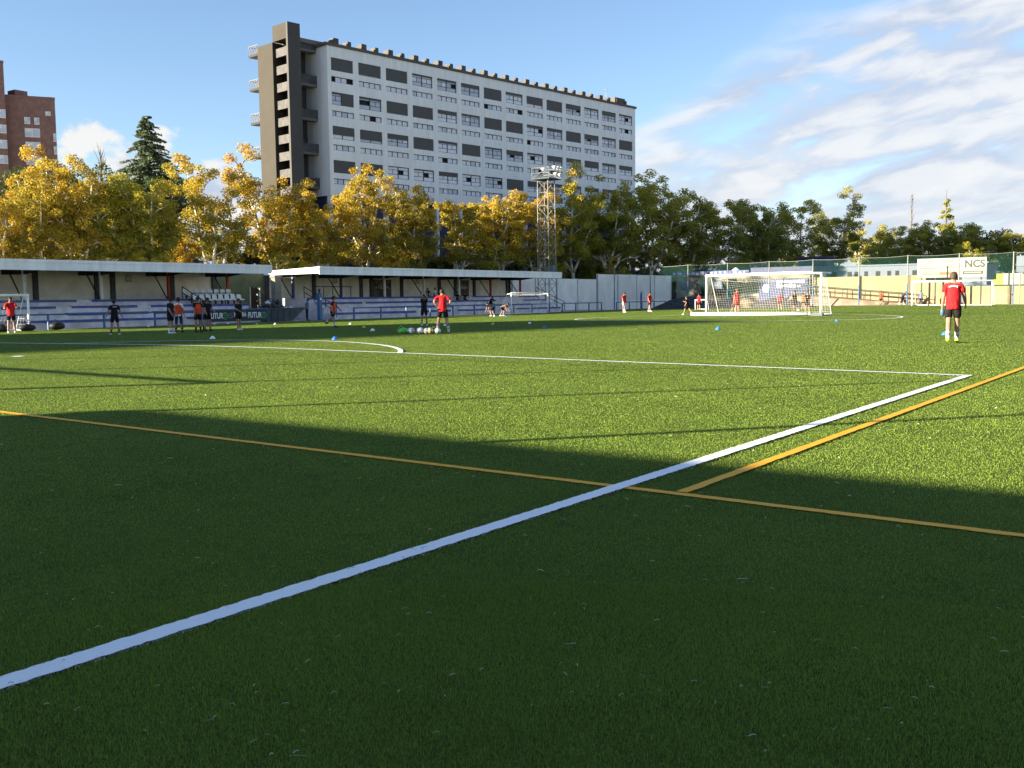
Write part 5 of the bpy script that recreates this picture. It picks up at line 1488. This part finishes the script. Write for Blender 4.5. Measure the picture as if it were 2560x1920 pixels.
    m_.pipe([S(hc + Vector((-.016, 0, 0)) + hv(.050 * hd, -.030 * hd)), S(hc + hv(.055 * hd, -.031 * hd)), S(hc + Vector((.016, 0, 0)) + hv(.050 * hd, -.030 * hd))], [.003 * sc, .004 * sc, .003 * sc], 5).build('mouth', M['cloth_brown'], T, world=False)
    # hair: shell over the skull, hairline high in front and low behind
    b = MB(); nu, nv = 16, 9; vs = []
    hr = random.Random(hash(label) % 999 if False else len(label))
    for j in range(nv):
        for i in range(nu):
            th = 2 * math.pi * i / nu; back = (1 - math.sin(th)) / 2           # 0 front .. 1 back
            lowp = -.05 + .20 * math.sin(th) - .28 * back * (2.2 if long_hair else .9)
            ph = math.pi / 2 - (math.pi / 2 - math.asin(max(-.95, min(.75, lowp * 2.0 if not long_hair else lowp)))) * j / (nv - 1)
            rad = 1 + .05 * hr.random()
            vs.append(S(hc + Vector((.0525 * hd * rad * math.cos(ph) * math.cos(th), 0, 0)) + hv(.063 * hd * rad * math.cos(ph) * math.sin(th) - .004, .066 * hd * rad * math.sin(ph) + .006)))
    fs = [(j * nu + i, j * nu + (i + 1) % nu, (j + 1) * nu + (i + 1) % nu, (j + 1) * nu + i) for j in range(nv - 1) for i in range(nu)]
    b.add(vs, fs).build('hair', M[hair], T, world=False, smooth=True)
    if long_hair: MB().pipe([S(hc + hv(-.05, .02)), S(hc + hv(-.075, -.06)), S(hc + hv(-.08, -.15))], [.05 * sc, .055 * sc, .03 * sc], 8).build('ponytail', M[hair], T, world=False, smooth=True)
    # shirt
    g = G(); j0 = g.p(S(pel + tilt(.10)), q((.106, .088))); jl = g.p(S(pel + tilt(-.02)), q((.114, .098)), j0); j9 = g.p(S(pel + tilt(-.060)), q((.116, .100)), jl); g.p(S(pel + tilt(-.068)), q((.112, .098)), j9)
    j2 = g.p(S(pel + tilt(.20)), q((.114, .086)), j0); j3 = g.p(S(pel + tilt(.272)), q((.094, .068)), j2); g.p(S(nb + tilt(.012)), q((.040, .040)), j3)
    for s in (-1, 1):
        e, w_ = arms[s]; a = g.p(S(shj[s] + Vector((-s * .008, 0, -.004))), q(.050), j3); m2 = g.p(S(shj[s].lerp(e, .45)), q(.047), a); g.p(S(shj[s].lerp(e, .82)), q(.045), m2)
    skin_obj('shirt', g.v, g.e, g.r, M[shirt], T)
    if bib:
        g = G(); j0 = g.p(S(pel + tilt(.11)), q((.118, .102))); jl = g.p(S(pel + tilt(-.04)), q((.124, .108)), j0); j2 = g.p(S(chest + tilt(.0)), q((.122, .100)), j0); g.p(S(nb + tilt(-.015)), q((.075, .070)), j2)
        skin_obj('bib', g.v, g.e, g.r, M[bib], T)
    # shorts or trousers
    g = G(); j0 = g.p(S(pel + tilt(.02)), q((.080, .070))); 
    for s in (-1, 1):
        hj, kn, an = legs[s]; a = g.p(S(hj + Vector((s * .004, 0, -.02))), q((.067, .066)), j0)
        if longs: k1 = g.p(S(kn), q(.044), a); g.p(S(kn.lerp(an, .93)), q(.036), k1)
        else: g.p(S(hj.lerp(kn, .80) + Vector((s * .004, 0, 0))), q((.054, .056)), a)
    skin_obj('trousers' if longs else 'shorts', g.v, g.e, g.r, M[shorts], T)
    for s in (-1, 1):
        hj, kn, an = legs[s]
        if not longs: MB().pipe([S(kn.lerp(an, .55) + Vector((0, -.008, 0))), S(kn.lerp(an, .75)), S(an + Vector((0, 0, -.01)))], [.034 * sc, .029 * sc, .026 * sc], 8).build('sock', M[socks], T, world=False, smooth=True)
        t_ = Vector((0, 1, 0))
        foot = MB().pipe([S(an + Vector((0, -.03, -.012))), S(an + Vector((0, -.005, -.014))), S(an + Vector((0, .05, -.024))), S(an + Vector((0, .095, -.030))), S(an + Vector((0, .11, -.033)))], [.018 * sc, .030 * sc, .026 * sc, .020 * sc, .008 * sc], 8)
        foot.build('shoe', M[shoes], T, world=False, smooth=True)
    if back_print:
        b = MB()
        for i in range(6):
            u = (i - 2.5) / 2.5; c = pel + tilt(.262 + .010 * (1 - u * u)); yb = -.090 + .014 * u * u
            w2, h2 = .0065, .010 + .003 * (i % 2)
            b.add([S(c + Vector((u * .052 - w2, yb, -h2))), S(c + Vector((u * .052 + w2, yb, -h2))), S(c + Vector((u * .052 + w2, yb - .001, h2))), S(c + Vector((u * .052 - w2, yb - .001, h2)))], [(0, 1, 2, 3)])
        b.build('back_print', M['white_ink'], T, world=False)
    return T, {k: (Vector(S(arms[k][1]))) for k in arms}


# walking coach on the right, seen from behind, with a folded cap in the left hand
T, hn = person('coach in red shirt walking away on the right, white socks and yellow shoes', -2.75, 11.6, 1.93, -10, shoes='shoe_yellow', hair='hair_brown',
               armL=(-8, 10, 16, -4), armR=(10, 16, 26, -8), legL=(-9, 0, 16), legR=(9, 1, 4), lean=3, head=10, back_print=True)
o = MB().pipe([(0, 0, 0), (.01, .03, -.07), (.0, .06, -.16), (-.01, .07, -.22)], [.03, .06, .055, .02], 8).build('shoe_bag', M['green_bottle'], None, smooth=True)
R_ = Matrix.Rotation(RAD(10), 4, 'Z'); hp = R_ @ (hn[-1] + Vector((-.01, .0, -.08)))
o.location = (-2.75 + hp.x, 11.6 + hp.y, gz(-2.75) + hp.z); tag(o, 'small dark blue bag held in the left hand of the walking coach', 'bag')
person('coach in red shirt standing with hands on hips beside the balls', -20.35, 10.8, 1.62, -42, socks='cloth_white', hair='hair_dark', hips=True, legL=(-4, 9, 0), legR=(4, 10, 0), lean=8, head=18)
person('player in black shirt with white print, back turned, before the left stand', -36.5, 7.8, 1.52, -70, shirt='cloth_black', socks='cloth_black', kid=True, armL=(0, 22, 10, 0), armR=(0, 22, 10, 0), legL=(0, 8, 0), legR=(0, 8, 0), head=15, back_print=True)
person('player in black beside the one in an orange bib, leftmost of the group', -34.6, 9.3, 1.56, 70, shirt='cloth_black', kid=True, armL=(12, 6, 20, 0), armR=(14, 6, 22, 0), head=28)
person('player in orange bib over white shirt, back turned, in dark trousers', -36.2, 10.9, 1.57, -40, shirt='cloth_white', bib='bib_orange', shorts='cloth_navy', longs=True, kid=True, shoes='cloth_black', armL=(8, 10, 20, 0), armR=(6, 8, 14, 0), head=10)
person('player in red-orange bib standing sideways in the middle of the group', -34.8, 10.9, 1.57, 100, shirt='cloth_black', bib='bib_orange', kid=True, shoes='cloth_black', socks='cloth_black', armL=(18, 6, 30, 0), armR=(8, 8, 20, 0), legL=(-4, 5, 0), legR=(6, 5, 4), head=15)
person('player in black just behind the red-orange bib', -36.3, 12.6, 1.55, 95, shirt='cloth_black', kid=True, shoes='cloth_black', socks='skin', armL=(20, 8, 35, 0), armR=(15, 8, 25, 0), head=12)
person('player in black at the right of the group, reaching down', -37.4, 13.4, 1.45, 150, shirt='cloth_black', kid=True, shoes='cloth_black', socks='cloth_black', armL=(22, 8, 20, 0), armR=(30, 5, 30, -10), legL=(8, 10, 4), legR=(-4, 10, 0), lean=8, head=12)
person('player in black standing in front of the dark banner', -36.0, 14.2, 1.49, 85, shirt='cloth_black', socks='skin', kid=True, armL=(12, 6, 55, -12), armR=(10, 6, 60, -12), legL=(-6, 6, 0), legR=(8, 6, 2), head=4)
person('player in orange bib running past the gap between the stands', -33.8, 18.4, 1.54, 60, shirt='cloth_black', bib='bib_orange', kid=True, shoes='cloth_black', armL=(28, 14, 12, 0), armR=(-6, 10, 20, 0), legL=(-16, 3, 42), legR=(12, 3, 6), lean=4)
person('player in dark kit with raised arms left of the coach', -29.6, 20.6, 1.50, 130, shirt='cloth_black', kid=True, socks='skin', armL=(125, 20, 65, -30), armR=(125, 20, 65, -30), legL=(0, 4, 0), legR=(0, 4, 0))
person('player in red by the small goal at the left edge', -49.2, 10.0, 1.88, 120, armL=(30, 25, 60, 10), armR=(25, 22, 65, 0), legL=(-5, 4, 4), legR=(8, 4, 4), hair='hair_dark', socks='skin')
person('player in red shirt and white shorts before the taller grey wall', -42.0, 63.2, 1.80, 110, shorts='cloth_white', armL=(-4, 6, 8, 0), armR=(8, 6, 10, 0), legL=(-4, 3, 0), legR=(6, 3, 2), head=24)
person('player in red shirt and black shorts striding by the blue board', -41.3, 66.8, 1.80, 100, armL=(14, 8, 26, 0), armR=(6, 8, 20, 0), legL=(-14, 6, 10), legR=(18, 6, 6), head=10, shoes='cloth_white', socks='skin')
person('child in dark kit running left of the large goal', -27.2, 45.6, 1.28, -80, shirt='cloth_black', kid=True, hair='hair_brown', socks='skin', armL=(-30, 10, 60, 0), armR=(35, 10, 70, 0), legL=(28, 3, 10), legR=(-26, 3, 20), lean=8)
person('goalkeeper in red standing inside the large goal', -23.3, 45.0, 1.70, -60, shorts='shirt_red', socks='skin', armL=(4, 8, 10, 0), armR=(8, 8, 16, 0), legL=(-6, 6, 0), legR=(8, 6, 0), hair='hair_brown')
person('child in dark bib bending a knee on the right inside the large goal', -20.2, 47.2, 1.46, -70, shirt='cloth_black', kid=True, socks='skin', armL=(15, 15, 50, 0), armR=(25, 12, 60, 0), legL=(4, 4, 2), legR=(10, 4, 70), hair='hair_brown')
person('child in dark shirt next to the one bending a knee inside the goal', -19.7, 48.2, 1.40, 140, shirt='cloth_black', kid=True, socks='skin', armL=(15, 10, 60, 0), armR=(35, 12, 70, 0))
person('child half hidden behind the left post of the large goal', -24.4, 47.0, 1.20, 60, shirt='cloth_brown', kid=True, socks='skin', armL=(15, 12, 30, 0), armR=(-10, 10, 30, 0), legL=(-16, 3, 10), legR=(14, 3, 6), lean=14)
person('child in red shirt walking behind the left post of the large goal', -35.9, 66.0, 1.55, 20, kid=True, socks='skin', shoes='cloth_black')
person('child in red playing behind the net, left of two', -31.0, 73.0, 1.40, 160, kid=True, socks='skin'); person('child in orange-red playing behind the net, right of two', -29.0, 73.6, 1.38, 200, shirt='bib_orange', kid=True, socks='skin')
person('player in black bending down on the left of two by the small goal', -45.9, 48.3, 1.45, -100, shirt='cloth_black', kid=True, socks='skin', armL=(14, 4, 8, 0), armR=(8, 4, 12, 0), legL=(30, 8, 55), legR=(10, 8, 40), lean=62, head=-20)
person('player in dark shirt bending down on the right of two by the small goal', -46.4, 50.3, 1.45, 80, shirt='cloth_brown', kid=True, socks='skin', armL=(16, 4, 8, 0), armR=(10, 4, 14, 0), legL=(26, 8, 50), legR=(14, 8, 45), lean=66, head=-20)
person('man in blue shirt and dark trousers leaning behind the skip', -57.6, 38.9, 1.72, 60, shirt='shirt_blue', shorts='cloth_navy', longs=True, shoes='cloth_black', hips=True, z=-.17, head=10, lean=6)
person('small figure in light jacket behind the blue padded post', -59.0, 41.6, 1.30, 40, shirt='shirt_grey', shorts='cloth_navy', longs=True, kid=True, shoes='cloth_black', z=-.17)
# spectators sitting on the tiers of the right stand
SIT = dict(legL=(84, 5, 80), legR=(84, 6, 78), longs=True, shorts='cloth_black', shoes='cloth_black', group='spectators in the right stand')
for lb, x, y, zt, kw in [('spectator in black seated leftmost in the right stand', -61.0, 58.0, 1.66, dict(shirt='cloth_black', armL=(25, 10, 40, 0), armR=(25, 10, 40, 0))),
                         ('spectator in white shirt seated in the right stand', -61.0, 59.1, 1.66, dict(shirt='cloth_white', armL=(30, 10, 50, 0), armR=(20, 14, 40, 0))),
                         ('spectator in grey shirt seated beside the one in white', -61.0, 60.1, 1.66, dict(shirt='shirt_grey', armL=(30, 10, 50, 0), armR=(20, 14, 40, 0))),
                         ('long-haired spectator in black seated behind the coach', -60.0, 61.4, 1.24, dict(shirt='cloth_black', long_hair=True, armL=(30, 10, 50, 0), armR=(30, 10, 50, 0))),
                         ('long-haired spectator in black seated by the white post', -60.0, 62.6, 1.24, dict(shirt='cloth_black', long_hair=True, armL=(30, 10, 50, 0), armR=(20, 14, 40, 0))),
                         ('lone spectator in dark clothes hunched on a low step', -59.0, 65.6, .80, dict(shirt='cloth_black', lean=22, head=15, armL=(50, 10, 50, -10), armR=(50, 10, 55, -10)))]:
    k = dict(SIT); k.update(kw); person(lb, x, y, 1.68, 100, z=zt, drop=.055, **k)
# children by the ramp
person('child in orange-red by the ramp behind the far fence, leftmost of three', -27.9, 94.6, 1.55, 200, shirt='bib_orange', kid=True, socks='skin', z=.1, legL=(-8, 8, 0), legR=(8, 8, 0))
person('child in dark shirt bending sideways by the ramp behind the far fence', -25.7, 94.7, 1.5, 90, shirt='cloth_navy', kid=True, shorts='cloth_navy', z=.18, lean=38, legL=(20, 6, 20), legR=(-20, 6, 10), armL=(20, 30, 20, 0), armR=(30, 30, 20, 0))
person('child in blue standing behind the left post of the far goal', -23.8, 94.8, 1.5, 180, shirt='shirt_blue', kid=True, shorts='cloth_navy', longs=True, z=.12)
person('figure in white standing above the low yellow wall right of the billboard', -17.0, 98.2, 1.7, 180, shirt='cloth_white', shorts='cloth_navy', longs=True, z=2.15)
T = thing('viewing_platform', 'dark platform behind the low yellow wall right of the billboard', 'platform', (-15, 99, 0))
MB().box(-19.8, -8, 97.6, 100.5, 2.0, 2.14).build('deck', M['navy_roof'], T); MB().box(-19.8, -8, 97.62, 97.75, 0, 1.998).build('front', M['navy_roof'], T)

# turn the skinned skeletons into meshes
bpy.context.view_layer.update()
dg = bpy.context.evaluated_depsgraph_get()
NEW = [(o, bpy.data.meshes.new_from_object(o.evaluated_get(dg))) for o in PENDING]
for o, me in NEW:
    o.modifiers.clear(); old = o.data; o.data = me; me.name = o.name
    if not me.materials: me.materials.append(old.materials[0])
    me.polygons.foreach_set('use_smooth', [True] * len(me.polygons))
